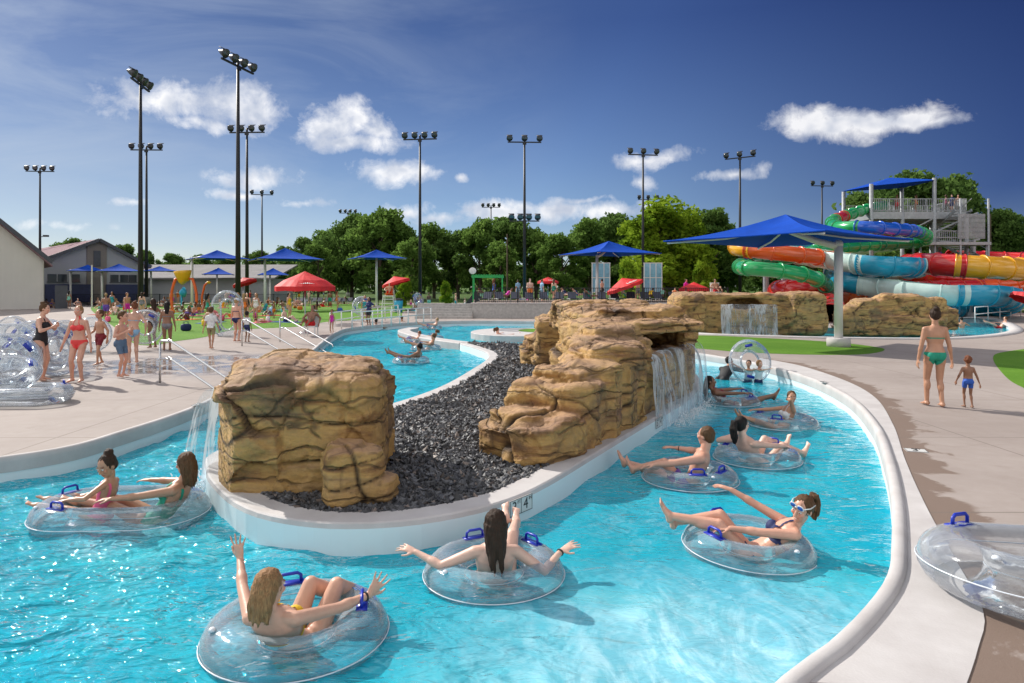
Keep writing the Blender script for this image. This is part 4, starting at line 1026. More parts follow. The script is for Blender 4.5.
m = MB(); m.box((0,-.75,3.0),(1.45,.05,.12)); m.box((0,.75,3.0),(1.45,.05,.12)); m.box((-1.4,0,3.0),(.05,.75,.12)); m.box((1.4,0,3.0),(.05,.75,.12))
for i in range(12): m.box((-1.3+i*.236,0,3.15),(.05,.85,.03))
m.build('slatted_roof', M['greenp'], t); m = MB(); m.tube([(-1.35,-.8,3.2),(-1.35,-.8,3.6)],.03); m.ell((-1.35,-.8,3.5),(.33,.06,.3)); m.build('round_sign', M['white'], t)
m = MB(); m.bar((-1.9,0,.1),(-.8,0,1.5),.12,.8); m.build('stair', M['dark'], t)
# tipping bucket
d = 58; t = empty('tipping_bucket', ((184-512)/F*d,d,0)); tag(t,'yellow tipping bucket between two orange arched legs','water toy')
for s, c in ((-1,'orange'),(1,'orange')):
    m = MB(); pts = [(s*(.95-.25*(i/10)**2.5-.05*math.sin(i/10*3.1)*-3), 0, 2.75*i/10) for i in range(11)]; m.tube(pts, .12, 10); m.build('leg', M[c], t, True)
m = MB(); m.tube([(-.75,0,2.75),(.75,0,2.75)], .07, 10); m.build('axle', M['orange'], t, True)
m = MB(); m.tube([(.05,0,2.45),(.0,0,2.5),(-.1,0,3.2),(-.12,0,3.42)], [.30,.42,.66,.70], 18); m.build('bucket', M['yellow'], t, True)
m = MB(); m.tube([(.2,.0,1.55),(0,0,1.62),(-.35,0,1.5)], [.1,.45,.15], 12); m.tube([(-.2,0,0),(-.2,0,1.5)], .08); m.build('spray_bowl', M['teal_roof'], t, True)
d = 60; t = empty('spray_arch', ((207-512)/F*60,d,0)); tag(t, 'orange curved spray arch right of the tipping bucket', 'water toy')
m = MB(); m.tube([(-.4,0,0),(-.45,0,1.2),(-.2,0,2.2),(.1,0,2.5)], .09, 10); m.build('pipe', M['orange'], t, True)
m = MB(); m.ell((.15,0,2.45),(.2,.2,.12)); m.build('nozzle', M['yellow'], t, True)

# lifeguard stand
def guard_stand(px, d, z0, lb, col='orange'):
    t = empty('lifeguard_stand', ((px-512)/F*d,d,z0)); tag(t, lb, 'lifeguard stand')
    for X in (-.4,.4):
        for Y in (-.4,.4): m = MB(); m.bar((X*1.3,Y*1.3,0),(X,Y,1.3),.06); m.build('leg', M['white'], t)
    m = MB(); m.box((0,0,1.32),(.45,.45,.04)); m.build('platform', M['white'], t)
    m = MB(); m.box((0,.3,1.75),(.3,.04,.4),rx=-.1); m.box((0,0,1.5),(.3,.3,.04)); m.build('seat', M[col], t)
    m = MB(); 
    for z in (.35,.7,1.05): m.box((0,-.5+.1*z,z),(.4,.03,.03))
    m.build('ladder', M['white'], t)
guard_stand(389, 56, 0, 'orange and white lifeguard stand under the tilted red umbrella')
guard_stand(716, 46, .2, 'white lifeguard stand beyond the grotto', 'white')
m = MB(); 
bt = empty('trash_bin', ((398.5-512)/F*55,55,0)); m.tube([(0,0,0),(0,0,1.0)],[.3,.36],16); m.build('drum', M['teal_roof'], bt, True); m=MB(); m.ell((0,0,1.0),(.38,.38,.16)); m.build('lid', M['dark'], bt, True); tag(bt,'teal waste bin beside the orange lifeguard stand','bin')

# ================================================================== HANDRAILS
def rail(paths, label, posts=(), r=.024):
    p0 = Vector(paths[0][0]); t = empty('handrail', (p0.x,p0.y,0)); tag(t, label, 'handrail')
    for p in paths:
        m = MB(); q = catmull(p, False, .05) if len(p) > 2 else [Vector(a) for a in p]; m.tube([v-Vector((p0.x,p0.y,0)) for v in q], r, 10); m.build('rail', M['steel'], t, True)
    for (a, z) in posts: m = MB(); m.tube([(a[0]-p0.x,a[1]-p0.y,0),(a[0]-p0.x,a[1]-p0.y,z)], r, 10); m.build('post', M['steel'], t, True)
A = G(160,383); B = Vector((-5.15,13.0,0)); Cc = Vector((-4.2,12.1,0))
def railpair(A, dr, L, drop, lb, h=.9):
    dr = Vector((*dr,0)).normalized(); E = A+dr*L; pts = lambda hh: [A+Vector((0,0,hh-.05)),A+Vector((0,0,hh))+dr*.04,A+dr*.35+Vector((0,0,hh)),A+dr*.42+Vector((0,0,hh-.01)),E+Vector((0,0,hh-drop))]
    low = pts(h*.58)
    rail([pts(h), low], lb, [((A.x,A.y),h-.03),((E.x,E.y),h-drop)])
railpair(A, (1.6,-.9), 2.3, .72, 'double steel handrail descending into the river left of the tall rock')
railpair(G(242,346)+Vector((0,0,0)), (1.7,-1.4), 3.3, .8, 'steel handrail behind the tall rock by the stacked tubes')
railpair(G(280,342), (1.8,-1.7), 3.6, .8, 'steel handrail behind the tall rock nearest the red seat')
def longrail(a, b, h, n, lb, mid=True):
    a, b = Vector(a), Vector(b); t = empty('railing', a); tag(t, lb, 'railing'); D = b-a
    for z in ((h,h*.55) if mid else (h,)): m = MB(); m.tube([Vector((0,0,z)), D+Vector((0,0,z))], .028, 8); m.build('rail', M['white'], t, True)
    for i in range(n+1): q = D*i/n; m = MB(); m.tube([q, q+Vector((0,0,h))], .028, 8); m.build('post', M['white'], t, True)
longrail(G(330,331), G(398,318), .85, 8, 'white ramp railing beside the lawn mound at the river bend')
longrail(G(352,330), G(431,322), .85, 9, 'second white railing on the river side of the ramp')
longrail(G(975,323), G(1030,316), .9, 5, 'railing by the small pool at the right edge')

# ================================================================== SLIDES AND TOWER
def flume(name, pts, r, segs, label, open_top=False, seglen=1.0):
    """pts: (px,py,depth); segs: material keys cycled along the length"""
    pl = catmull([P(*p) for p in pts], False, .28); base = pl[0].copy(); t = empty(name, (base.x,base.y,0)); tag(t, label, 'water slide')
    O = Vector((base.x,base.y,0)); 
    # arc length
    L = [0]
    for i in range(1,len(pl)): L.append(L[-1]+(pl[i]-pl[i-1]).length)
    tot = L[-1]; ns = len(segs); n = 20; wsum = sum(w for _, w in segs); cum = 0
    for si, (mk, w) in enumerate(segs):
        a, b = cum/wsum*tot, (cum+w)/wsum*tot; cum += w
        sub = [p-O for p, l in zip(pl, L) if a-.3 <= l <= b+.3]
        if len(sub) < 2: continue
        mb = MB()
        for shell in (0,1):
            rr = r if shell == 0 else r-.05; vs = []; N = len(sub)
            A0, A1 = (-math.pi-.5, .5) if open_top else (0, 2*math.pi)
            for i, p in enumerate(sub):
                d_ = (sub[min(i+1,N-1)]-sub[max(i-1,0)]).normalized(); X = d_.cross(Vector((0,0,1))).normalized(); Y = X.cross(d_)
                for k in range(n+1): aa = A0+(A1-A0)*k/n; vs.append(p+X*math.cos(aa)*rr+Y*math.sin(aa)*rr)
            fs = [(i*(n+1)+k,(i+1)*(n+1)+k,(i+1)*(n+1)+k+1,i*(n+1)+k+1) for i in range(N-1) for k in range(n)]
            if shell: fs = [tuple(reversed(f)) for f in fs]
            mb.add(vs, fs)
        # bolted flanges every couple of metres
        step = max(2, int(1.9/.28))
        for i in list(range(0, len(sub), step)):
            p = sub[i]; d_ = (sub[min(i+1,len(sub)-1)]-sub[max(i-1,0)]).normalized(); X = d_.cross(Vector((0,0,1))).normalized(); Y = X.cross(d_); vs = []
            A0, A1 = (-math.pi-.5, .5) if open_top else (0, 2*math.pi)
            for k in range(n+1):
                aa = A0+(A1-A0)*k/n
                for (q,w_) in ((r-.01,-.04),(r+.07,-.04),(r+.07,.04),(r-.01,.04)): vs.append(p+d_*w_+X*math.cos(aa)*q+Y*math.sin(aa)*q)
            mb.add(vs, [(k*4+j,(k+1)*4+j,(k+1)*4+j+1,k*4+j+1) for k in range(n) for j in range(3)])
        mb.build('flume_section', M[mk], t, True)
    return t, pl
def column(px, py, d, r=.2, label=None):
    p = P(px,py,d); m = MB(); m.tube([(0,0,0),(0,0,p.z)], r, 14); m.tube([(0,0,0),(0,0,.3)], r*2, 14); m.bar((-.6,0,p.z-.1),(.6,0,p.z+.05),.14)
    t = m.build('slide_support', M['galv'], None, False, (p.x,p.y,0)); tag(t, label, 'support column', 'steel columns carrying the slides')
g1 = [(884,206,63),(868,209,61),(845,216,57),(832,222,54),(838,227,50.5),(860,227,48.5),(880,228,48.5),(903,230,50),(918,232,53),(927,237,56),(920,242,58),(895,244,57),(870,245,55),(846,247,52.5),(815,251,50.5),(785,259,50),(755,261,49),(740,266,46),(748,268,41.5),(780,271,41),(808,276,42),(824,284,44),(830,294,47)]
flume('water_slide', g1, .44, [('f_green',4),('f_red',1),('f_green',3.0),('f_blue',3.6),('f_green',3.2),('f_dgreen',2),('f_green',5),('f_dgreen',3),('f_green',4),('f_dgreen',2)], 'narrow green tube slide with one blue stretch winding from the tower')
s2 = [(930,234,62),(885,243,63),(840,247,62),(790,247,59),(776,250,54),(800,253,50),(842,259,46),(880,263,44),(906,264,45),(916,266,50),(890,270,53),(858,272,52),(838,274,49),(848,280,46.5),(880,285,45),(905,288,43),(925,290,42),(950,292,41),(985,292,41),(1008,296,43.5),(1005,303,47),(980,306,49),(952,307,47),(938,312,44)]
flume('water_slide', s2, .84, [('f_white',3),('f_teal',2),('f_white',3.4),('f_teal',1.6),('f_white',2.2),('f_teal',2.7),('f_white',1.7),('f_teal',3.0),('f_teal',2.5)], 'wide white and teal water slide with a low right hand bend', open_top=True)
s3 = [(950,258,66),(1010,260,66),(1075,262,60),(1070,268,52),(1035,270,48),(1000,268,46),(960,266,46),(925,264,48),(905,267,52),(925,277,56),(960,279,57),(1000,281,57),(1020,285,56),(1000,288,55),(950,290,54),(900,291,52),(850,294,49),(812,293,46),(786,291,46),(779,294,49),(800,299,49),(822,303,46),(831,309,42),(830,317,39)]
flume('water_slide', s3, .76, [('f_red',4),('f_orange',3),('f_orange',2),('f_yellow',2.0),('f_red',2.6),('f_red',2),('f_orange',3),('f_red',2.5),('f_yellow',1),('f_orange',1.7),('f_red',2.2),('f_yellow',.8),('f_red',2.6)], 'wide red yellow and orange tube slide wrapping the lower level')
s4 = [(905,228,66),(860,240,66),(815,245,64),(765,243,58),(741,244,53),(737,248,48),(760,251,46),(800,255,46),(840,260,48),(880,265,52)]
flume('water_slide', s4, .52, [('f_orange',3),('f_yellow',2),('f_orange',2),('f_yellow',1.3),('f_orange',2.2),('f_yellow',1.4)], 'orange and yellow tube slide seen under the large blue shade')
for i, (px,py,d,lb) in enumerate([(871,276,48,'white slide column left of the rock wall'),(934,302,46,'slide column below the white and teal slide'),(969,302,47,'slide column under the teal bend'),(1004,304,49,'rightmost column carrying the teal slide'),(973,240,62,'tall column right of the tower stairs'),(766,247,52,'slim column seen left under the large shade'),(826,262,56,'column behind the large shade post'),(784,252,54,'column standing behind the green slide bend')]):
    column(px,py,d,.22,lb)
def tower():
    d = 60.0; s = d/F; X = lambda px: (px-512)*s; Z = lambda py: CZ+(HZ-py)*s
    x0, x1 = X(871), X(966); t = empty('slide_tower', ((x0+x1)/2, d, 0)); ox = -(x0+x1)/2
    tag(t, 'grey steel slide tower with a blue roof and wrapped stairs', 'tower')
    zd = Z(212)
    m = MB(); m.box((0,2.5,zd-.1),((x1-x0)/2,2.6,.12)); 
    for i in range(9): m.box((x0+ox+(x1-x0)*i/8,2.5,zd-.42),(.06,2.6,.2))
    m.build('platform', M['galv'], t)
    m = MB(); m.box((0,-.12,zd-.3),((x1-x0)/2,.05,.32)); m.box((0,5.15,zd-.3),((x1-x0)/2,.05,.32)); m.build('platform_beam', M['galv'], t)
    for px_ in (871,934,966,902):
        for Y in (0,5.0):
            ztop = (Z(184) if px_ == 871 else Z(178)) if px_ in (871,934) else zd
            m = MB(); m.tube([(X(px_)+ox,Y-.05,0),(X(px_)+ox,Y-.05,ztop)], .17, 12); m.build('column', M['galv'], t, True)
    # guard rails on the platform
    for (a,b) in (((x0+ox,0),(x1+ox,0)),((x0+ox,5.0),(x1+ox,5.0)),((x1+ox,0),(x1+ox,5.0))):
        a, b = Vector((*a,zd)), Vector((*b,zd)); g = MB()
        for z in (.15,1.15): g.bar(a+Vector((0,0,z)),b+Vector((0,0,z)),.06)
        n = int((b-a).length/.16)
        for i in range(n+1): q = a.lerp(b,i/n); g.bar(q+Vector((0,0,.15)),q+Vector((0,0,1.15)),.028 if i%10 else .08)
        g.build('guard_rail', M['galv'], t)
    # roof canopy
    c = MB(); A = [Vector((x0+ox,-.2,Z(186))),Vector((X(936)+ox,-.2,Z(180))),Vector((X(936)+ox,5.2,Z(179))),Vector((x0+ox,5.2,Z(183)))]; ap = Vector((X(906)+ox,2.5,Z(173)))
    for i in range(4): c.add([A[i],A[(i+1)%4],ap],[(0,1,2)]); c.add([A[i]-Vector((0,0,.04)),A[(i+1)%4]-Vector((0,0,.04)),ap-Vector((0,0,.05))],[(2,1,0)])
    c.build('roof_canopy', M['canopy'], t)
    # stairs: switchback flights with louvre screens
    xs = X(942)+ox; xe = X(985)+ox
    for f_, (za, zb, ya, yb) in enumerate(((0,2.1,-1.5,3.5),(2.1,4.2,3.5,-1.5),(4.2,6.3,-1.5,3.5),(6.3,zd,3.5,-1.5))):
        st = MB(); xm = xs+(.9 if f_%2 else 2.4)
        n = 12
        for i in range(n): q = (i+.5)/n; st.box((xm,ya+(yb-ya)*q,za+(zb-za)*q),(.65,.16,.025))
        for e in (-.7,.7): st.bar((xm+e,ya,za),(xm+e,yb,zb),.06,.25); st.bar((xm+e,ya,za+1),(xm+e,yb,zb+1),.05)
        st.build('stair_flight', M['galv'], t)
    for z in (2.1,4.2,6.3): m = MB(); m.box((xs+1.7,4.1 if z != 4.2 else -2.1,z),(1.7,.7,.06)); m.build('landing', M['galv'], t)
    for px_ in (944,971):
        for Y in (-2.2,4.6): m = MB(); m.tube([(X(px_)+ox,Y,0),(X(px_)+ox,Y,zd+.9)], .09, 10); m.build('column', M['galv'], t, True)
    lv = MB(); 
    for i in range(20): z = Z(240)+i*(zd-.35-Z(240))/20; lv.box((xs+1.0,-2.35,z),(1.15,.03,.035))
    lv.build('louvre_screen', M['galv'], t)
    b = MB(); b.bar((X(925)+ox,-.2,Z(236)),(X(960)+ox,-2.3,zd-.3),.13); b.build('brace', M['galv'], t)
    b = MB(); b.bar((X(918)+ox,-.1,Z(226)),(X(934)+ox,-.1,zd-.5),.1); b.build('brace', M['galv'], t)
    m = MB(); m.box((X(940)+ox,-1.2,Z(245)),((X(971)-X(905))/2,1.1,.12)); m.build('platform', M['galv'], t)
    for px_ in (906,920,970): m = MB(); m.tube([(X(px_)+ox,-2.1,0),(X(px_)+ox,-2.1,Z(245))], .09, 10); m.build('column', M['galv'], t, True)
    g = MB()
    for z in (.5,1.05): g.bar((X(905)+ox,-2.25,Z(245)+z),(X(948)+ox,-2.25,Z(245)+z),.05)
    for i in range(24): xx = X(905)+ox+i*(X(948)-X(905))/23; g.bar((xx,-2.25,Z(245)),(xx,-2.25,Z(245)+1.05),.03)
    g.build('guard_rail', M['galv'], t)
tower()

# ================================================================== DEPTH MARKERS (numerals on tiles)
def glyph(body, size, name, m, parent=None):
    cu = bpy.data.curves.new('txt','FONT'); cu.body = body; cu.size = size; cu.align_x = 'CENTER'; cu.align_y = 'CENTER'; cu.extrude = .001
    o = bpy.data.objects.new('txt', cu); COL.objects.link(o); dg = bpy.context.evaluated_depsgraph_get(); dg.update()
    me = bpy.data.meshes.new_from_object(o.evaluated_get(dg)); bpy.data.objects.remove(o); me.materials.clear(); me.materials.append(m)
    return link_mesh(name, me, parent)
def marker(p, nrm, up, w, h, text, lb, sub=True):
    p, n, u = Vector(p), Vector(nrm).normalized(), Vector(up).normalized(); r = u.cross(n).normalized(); u = n.cross(r)
    t = empty('depth_marker', p); t.rotation_euler = Matrix((r,u,n)).transposed().to_euler(); tag(t, lb, 'marker')
    m = MB(); m.box((0,0,0),(w/2,h/2,.003)); 
    m.build('tile', M['tile'], t); f_ = MB(); f_.box((0,0,.0035),(.003,h/2,.001)) if len(text) > 1 else None
    for s in (-1,1): f_.box((0,s*(h/2-.004),.0035),(w/2,.003,.001)); f_.box((s*(w/2-.004),0,.0035),(.003,h/2,.001))
    f_.build('border', M['ink'], t)
    for i, (s, su) in enumerate(text):
        cx = (i-(len(text)-1)/2)*w/len(text); g = glyph(s, h*1.0, 'numeral', M['ink'], t); g.location = (cx-w*.05,-.0,.0045)
        if su: g = glyph(su, h*.32, 'unit', M['ink'], t); g.location = (cx+w*.15,h*.28,.0045)
def wall_marker(px, py, text, lb, w=.36, h=.155):
    g0 = G(px,py,-.12); i = near_idx((g0.x,g0.y), island); p = island[i]; a = island[i-2]; b = island[(i+2)%len(island)]; tg = (b-a).normalized(); n = Vector((tg.y,-tg.x,0))*isg
    marker((p.x+n.x*.012,p.y+n.y*.012,-.095), n, (0,0,1), w, h, text, lb)
FT = [('3','FT'),('4','IN')]
wall_marker(508,503,FT,'black and white depth tile reading three feet four inches on the near island wall')
wall_marker(666,424,FT,'depth tile on the island wall below the waterfall')
def kerb_marker(px, py, lb):
    g0 = G(px,py,0); i = near_idx((g0.x,g0.y), bank); a = bank[i-2]; b = bank[(i+2)%len(bank)]; tg = (b-a).normalized(); n = Vector((tg.y,-tg.x,0))*(sgn)
    p = bank[i]; n = -n if (Vector((0,0,0))-p).dot(n) < 0 and False else n
    marker((p.x+.05*tg.y*-0,p.y,.073), (0,0,1), Vector((-tg.y,tg.x,0)), .26, .11, FT, lb)
kerb_marker(867,386,'small depth tile set in the right kerb near the walking woman')
kerb_marker(198,408,'small depth tile set in the left kerb beside the spout')
g0 = G(916,451); marker((g0.x,g0.y,.008),(0,0,1),(0.3,1,0),.24,.18,[('3','FT')],'small square marker tile on the right deck')
# ================================================================== PEOPLE
V3 = Vector
def ik(a, t, l1, l2, h):
    d = t-a; L = min(max(d.length, abs(l1-l2)+.02), (l1+l2)*.998); d.normalize(); t = a+d*L
    x = (l1*l1-l2*l2+L*L)/(2*L); y = math.sqrt(max(0, l1*l1-x*x)); hp = h-d*h.dot(d)
    hp = hp.normalized() if hp.length > 1e-4 else d.orthogonal().normalized()
    return a+d*x+hp*y, t
SK = {'fair':(.66,.38,.27),'pale':(.72,.46,.36),'tan':(.50,.26,.16),'brown':(.27,.13,.075),'dark':(.13,.065,.04),'rosy':(.64,.34,.24)}
HR = {'blond':(.34,.22,.11),'light brown':(.30,.16,.07),'brown':(.10,.05,.022),'dark brown':(.035,.018,.01),'black':(.012,.009,.008),'auburn':(.16,.055,.025)}
CL = {'black':(.012,.012,.015),'red':(.72,.015,.02),'coral':(.80,.06,.06),'navy':(.01,.02,.10),'blue':(.02,.09,.42),'steel blue':(.10,.17,.27),'light blue':(.25,.45,.65),'green':(.01,.28,.18),'purple':(.12,.06,.36),'yellow':(.8,.5,.02),
      'white':(.72,.72,.72),'orange':(.75,.18,.02),'pink':(.8,.12,.25),'magenta':(.65,.02,.38),'khaki':(.28,.24,.13),'grey':(.2,.2,.22),'teal':(.02,.3,.33),'maroon':(.2,.01,.02),'mint':(.2,.5,.38),'beige':(.55,.45,.3)}

def make_person(p, voxel=.012, sex='f', S=1.0, child=False, fingers=True, hair='short', garments=('trunks',), face=True, name='person'):
    """p: pose dict in metres (already scaled). Returns dict of meshes {part: mesh}"""
    k = S; pel = V3(p['pelvis']); u = V3(p['up']).normalized(); f = V3(p.get('front',(0,1,0))); f = (f-u*f.dot(u)).normalized(); r = f.cross(u).normalized()
    cu_ = V3(p.get('chest_up', p['up'])).normalized()
    fem = sex == 'f'; hs = 1.0 if not child else 1.28
    spine = lambda s: pel + (u*(1-s*.5)+cu_*(s*.5)).normalized()*(s*.51*k)
    mb = MB(); seg = []     # (name, a, b, ra, rb)
    hipw = (.170 if fem else .155)*k*(0.9 if child else 1); wst = (.122 if fem else .138)*k*(1.02 if child else 1); chw = (.152 if fem else .172)*k*(.86 if child else 1)
    S_ = [(-.17,.07*k,.06*k),(-.10,.145*k,.098*k),(.02,hipw,.112*k),(.13,hipw*.93,.105*k),(.26,wst*1.04,.092*k),(.38,wst,.086*k),(.52,chw*.93,.096*k),(.68,chw,.106*k),(.82,chw*1.05,.098*k),(.90,chw*.92,.082*k),(.97,.085*k,.065*k),(1.02,.05*k,.05*k)]
    rings = []; n = 20
    for s, w, d in S_:
        c = spine(s); rings.append([c+r*(math.copysign(abs(math.cos(a))**.85,math.cos(a))*w)+f*(math.sin(a)*d) for a in [2*math.pi*i/n for i in range(n)]])
    mb.loft(rings); seg.append(('torso', spine(-.1), spine(.95), .13*k, .13*k))
    upc = cu_; nb = spine(1.0)
    sw = (.158 if fem else .182)*k*(.84 if child else 1)
    # head
    hd = V3(p.get('face', f)).normalized(); hu = V3(p.get('head_up', upc)); hu = (hu-hd*hu.dot(hd)).normalized(); hr = hd.cross(hu).normalized()
    hk = k*hs; nt = nb+upc*.06*k+V3(p.get('neck_off',(0,0,0)))
    hc = nt + hu*.115*hk + hd*.018*hk
    mb.capsule(spine(.92), nt+hu*.03*k, .056*k*(1 if fem else 1.12), .050*k*(1 if fem else 1.1), 12); seg.append(('neck', spine(.95), nt+hu*.02*k, .055*k, .05*k))
    ax = [hr, hd, hu]
    mb.ell(hc+hu*.018*hk-hd*.012*hk, (.074*hk,.094*hk,.092*hk), ax, 18, 12)
    mb.ell(hc-hu*.045*hk+hd*.022*hk, (.056*hk,.062*hk,.068*hk), ax, 14, 10)
    mb.ell(hc-hu*.088*hk+hd*.055*hk, (.026*hk,.024*hk,.022*hk), ax, 10, 8)          # chin
    seg.append(('head', hc-hu*.05*hk, hc+hu*.03*hk, .085*hk, .09*hk))
    if face:
        mb.tube([hc+hu*.018*hk+hd*.080*hk, hc-hu*.012*hk+hd*.100*hk, hc-hu*.026*hk+hd*.103*hk, hc-hu*.030*hk+hd*.078*hk], [.007*hk,.010*hk,.014*hk,.009*hk], 8)
        for s in (-1,1):
            mb.ell(hc+hr*(s*.040*hk)-hu*.018*hk+hd*.066*hk, (.022*hk,.018*hk,.020*hk), ax, 8, 6)   # cheeks
            mb.ell(hc+hr*(s*.076*hk)-hd*.008*hk-hu*.008*hk, (.009*hk,.018*hk,.030*hk), ax, 8, 6)    # ears
            mb.ell(hc+hr*(s*.03*hk)+hu*.028*hk+hd*.079*hk, (.022*hk,.010*hk,.008*hk), ax, 8, 6)     # brow ridge
        mb.ell(hc-hu*.056*hk+hd*.080*hk, (.022*hk,.010*hk,.006*hk), ax, 8, 6); mb.ell(hc-hu*.066*hk+hd*.078*hk, (.019*hk,.010*hk,.006*hk), ax, 8, 6)   # lips
    if fem and not child:
        for s in (-1,1): mb.ell(spine(.62)+r*(s*.074*k)+f*.085*k, (.058*k,.052*k,.055*k), [r,f,upc], 12, 8)
    for s in (-1,1): mb.ell(spine(-.02)+r*(s*.075*k)-f*.062*k, (.078*k,.07*k,.085*k), [r,f,u], 12, 8)
    lim = {}
    for s, sd_ in ((-1,'L'),(1,'R')):
        sh = spine(.865)+r*(s*sw)+V3(p.get('sh'+sd_,(0,0,0)))
        el, wr = ik(sh, V3(p['hand'+sd_]), .285*k, .245*k, V3(p.get('elb'+sd_, (s*.5,-.6,-.4))))
        am = (1.0 if fem else 1.18)*(.88 if child else 1)
        mb.capsule(spine(.90)+r*(s*.05*k), sh, .045*k, .050*k*am, 10)
        mb.capsule(sh, el, .048*k*am, .036*k*am, 12); 
        mb.capsule(el, wr, .037*k*am, .024*k*am, 12); dd_ = (wr-el).normalized(); o1 = dd_.orthogonal().normalized(); mb.ell(el+(wr-el)*.27, (.0395*k*am,.0395*k*am,.085*k), [o1, dd_.cross(o1), dd_], 10, 8)
        seg.append(('ua'+sd_, sh, el, .048*k, .036*k)); seg.append(('fa'+sd_, el, wr, .037*k, .024*k))
        hdn = V3(p.get('hdir'+sd_, (wr-el).normalized())).normalized(); pn = V3(p.get('palm'+sd_, (0,0,-1))); pn = (pn-hdn*pn.dot(hdn)); pn = pn.normalized() if pn.length > .05 else hdn.orthogonal().normalized()
        ts = pn.cross(hdn)*(1 if sd_=='R' else -1)       # thumb side
        if 'thumb'+sd_ in p: ts = V3(p['thumb'+sd_]); ts = (ts-hdn*ts.dot(hdn)-pn*ts.dot(pn)).normalized()
        hkk = k*(1.0 if fem else 1.1)
        pr = []
        for t_, w_, d_ in ((-.02,.022,.019),(.02,.030,.017),(.055,.039,.016),(.085,.041,.014),(.095,.034,.010)):
            c = wr+hdn*(t_*hkk); pr.append([c+ts*(math.cos(a)*w_*hkk)+pn*(math.sin(a)*d_*hkk) for a in [2*math.pi*i/12 for i in range(12)]])
        mb.loft(pr)
        sp = p.get('spread'+sd_, .25); cur = p.get('curl'+sd_, .35)
        if fingers:
            for i, (off_, ln) in enumerate(((.031,.070),(.0105,.080),(-.0105,.074),(-.031,.058))):
                b0 = wr+hdn*.080*hkk+ts*(off_*hkk); a_ = sp*(off_/.031)*.9
                d1 = (hdn+ts*a_+pn*cur*.4).normalized(); d2 = (hdn+ts*a_+pn*cur*1.5).normalized()
                fr = max(.0088*hkk, voxel*1.12)
                m1 = b0+d1*(.012+ln*.5)*hkk; mb.capsule(b0, m1, fr, fr*.97, 8); mb.capsule(m1, m1+d2*ln*.5*hkk, fr*.97, fr*.85, 8)
            b0 = wr+hdn*.022*hkk+ts*.026*hkk; d1 = (hdn*.7+ts*.8+pn*.25).normalized(); m1 = b0+d1*.045*hkk; fr = max(.0105*hkk, voxel*1.15)
            mb.capsule(b0, m1, fr*1.15, fr, 8); mb.capsule(m1, m1+(hdn*.9+ts*.35+pn*.2).normalized()*.035*hkk, fr, fr*.85, 8)
        else:
            c = wr+hdn*.12*hkk; mb.ell(c+pn*cur*.02*hkk, (.036*hkk,.055*hkk,.016*hkk), [ts,hdn,pn], 10, 8)
            mb.capsule(wr+hdn*.03*hkk+ts*.02*hkk, wr+hdn*.08*hkk+ts*.05*hkk, .014*hkk, .011*hkk, 8)
        seg.append(('hand'+sd_, wr, wr+hdn*.16*hkk, .03*k, .02*k))
        # leg
        hp = pel+r*(s*.088*k)-u*.01*k
        kn, an = ik(hp, V3(p['foot'+sd_]), .415*k, .405*k, V3(p.get('knee'+sd_, (s*.12,1,.25))))
        lm = (1.0 if fem else 1.0)*(.86 if child else 1)
        mb.capsule(hp, kn, .086*k*lm, .054*k*lm, 14); q = hp+(kn-hp)*.25; mb.ell(q, (.087*k*lm,)*3, None, 12, 8)
        mb.capsule(kn, an, .051*k*lm, .035*k*lm, 12)
        td = V3(p.get('toe'+sd_, (0,1,0))).normalized(); sn = (an-kn).normalized(); dn = sn-td*sn.dot(td); dn = dn.normalized() if dn.length > .05 else td.orthogonal().normalized()
        back = -(td-sn*td.dot(sn)).normalized() if (td-sn*td.dot(sn)).length > .05 else -f
        q = kn+(an-kn)*.30+back*.014*k; mb.ell(q, (.056*k*lm,.056*k*lm,.11*k), [sn.orthogonal().normalized(), sn.cross(sn.orthogonal().normalized()), sn], 12, 8)
        seg.append(('th'+sd_, hp, kn, .08*k, .052*k)); seg.append(('ca'+sd_, kn, an, .05*k, .035*k))
        lat = td.cross(dn)
        hl = an-td*.030*k+dn*.030*k; mb.capsule(an, hl, .034*k, .033*k, 10)
        b1 = an+td*.075*k+dn*.042*k; b2 = an+td*.135*k+dn*.050*k
        mb.tube([hl-td*.028*k, hl, an+td*.03*k+dn*.022*k, b1, b2, b2+td*.028*k], [.012*k,.030*k,.034*k,.024*k,.019*k,.008*k], 12, True, lat, 1.45)
        if fingers:
            for i, ln in enumerate((.040,.034,.030,.026,.021)):
                c0 = b2+lat*((-.030+.015*i)*k)*(1 if sd_=='L' else -1)-td*.004*k; mb.capsule(c0, c0+td*ln*k-dn*.0*k, max(.0095*k,voxel*1.1), max(.008*k,voxel), 8)
        seg.append(('ft'+sd_, hl, b2, .03*k, .02*k))
        lim[sd_] = (sh, el, wr, hp, kn, an, hdn, pn, ts)
    body = remesh(mb, voxel, 3 if voxel < .01 else 2, .45)
    co = get_co(body).astype(np.float64); no = get_no(body)
    best = np.full(len(co), 1e9); lab = np.zeros(len(co), int); tt = np.zeros(len(co))
    for i, (nm, a, b, ra, rb) in enumerate(seg):
        a_, b_ = np.array(a), np.array(b); d = b_-a_; L2 = max(d@d, 1e-9); t = np.clip(((co-a_)@d)/L2, 0, 1)
        dist = np.linalg.norm(co-(a_+t[:,None]*d), axis=1)-(ra+(rb-ra)*t); m = dist < best; best[m] = dist[m]; lab[m] = i; tt[m] = t[m]
    nm = np.array([s[0] for s in seg])[lab]
    pv = np.array(pel); sp_ = (co-pv)@np.array(u)/(.51*k); spc = (co-np.array(spine(.5)))@np.array(cu_)/(.51*k)+.5
    fr_ = (co-pv)@np.array(f)/k; fc_ = (co-np.array(spine(.62)))@np.array((f-cu_*f.dot(cu_)).normalized())/k; la = (co-pv)@np.array(r)/k
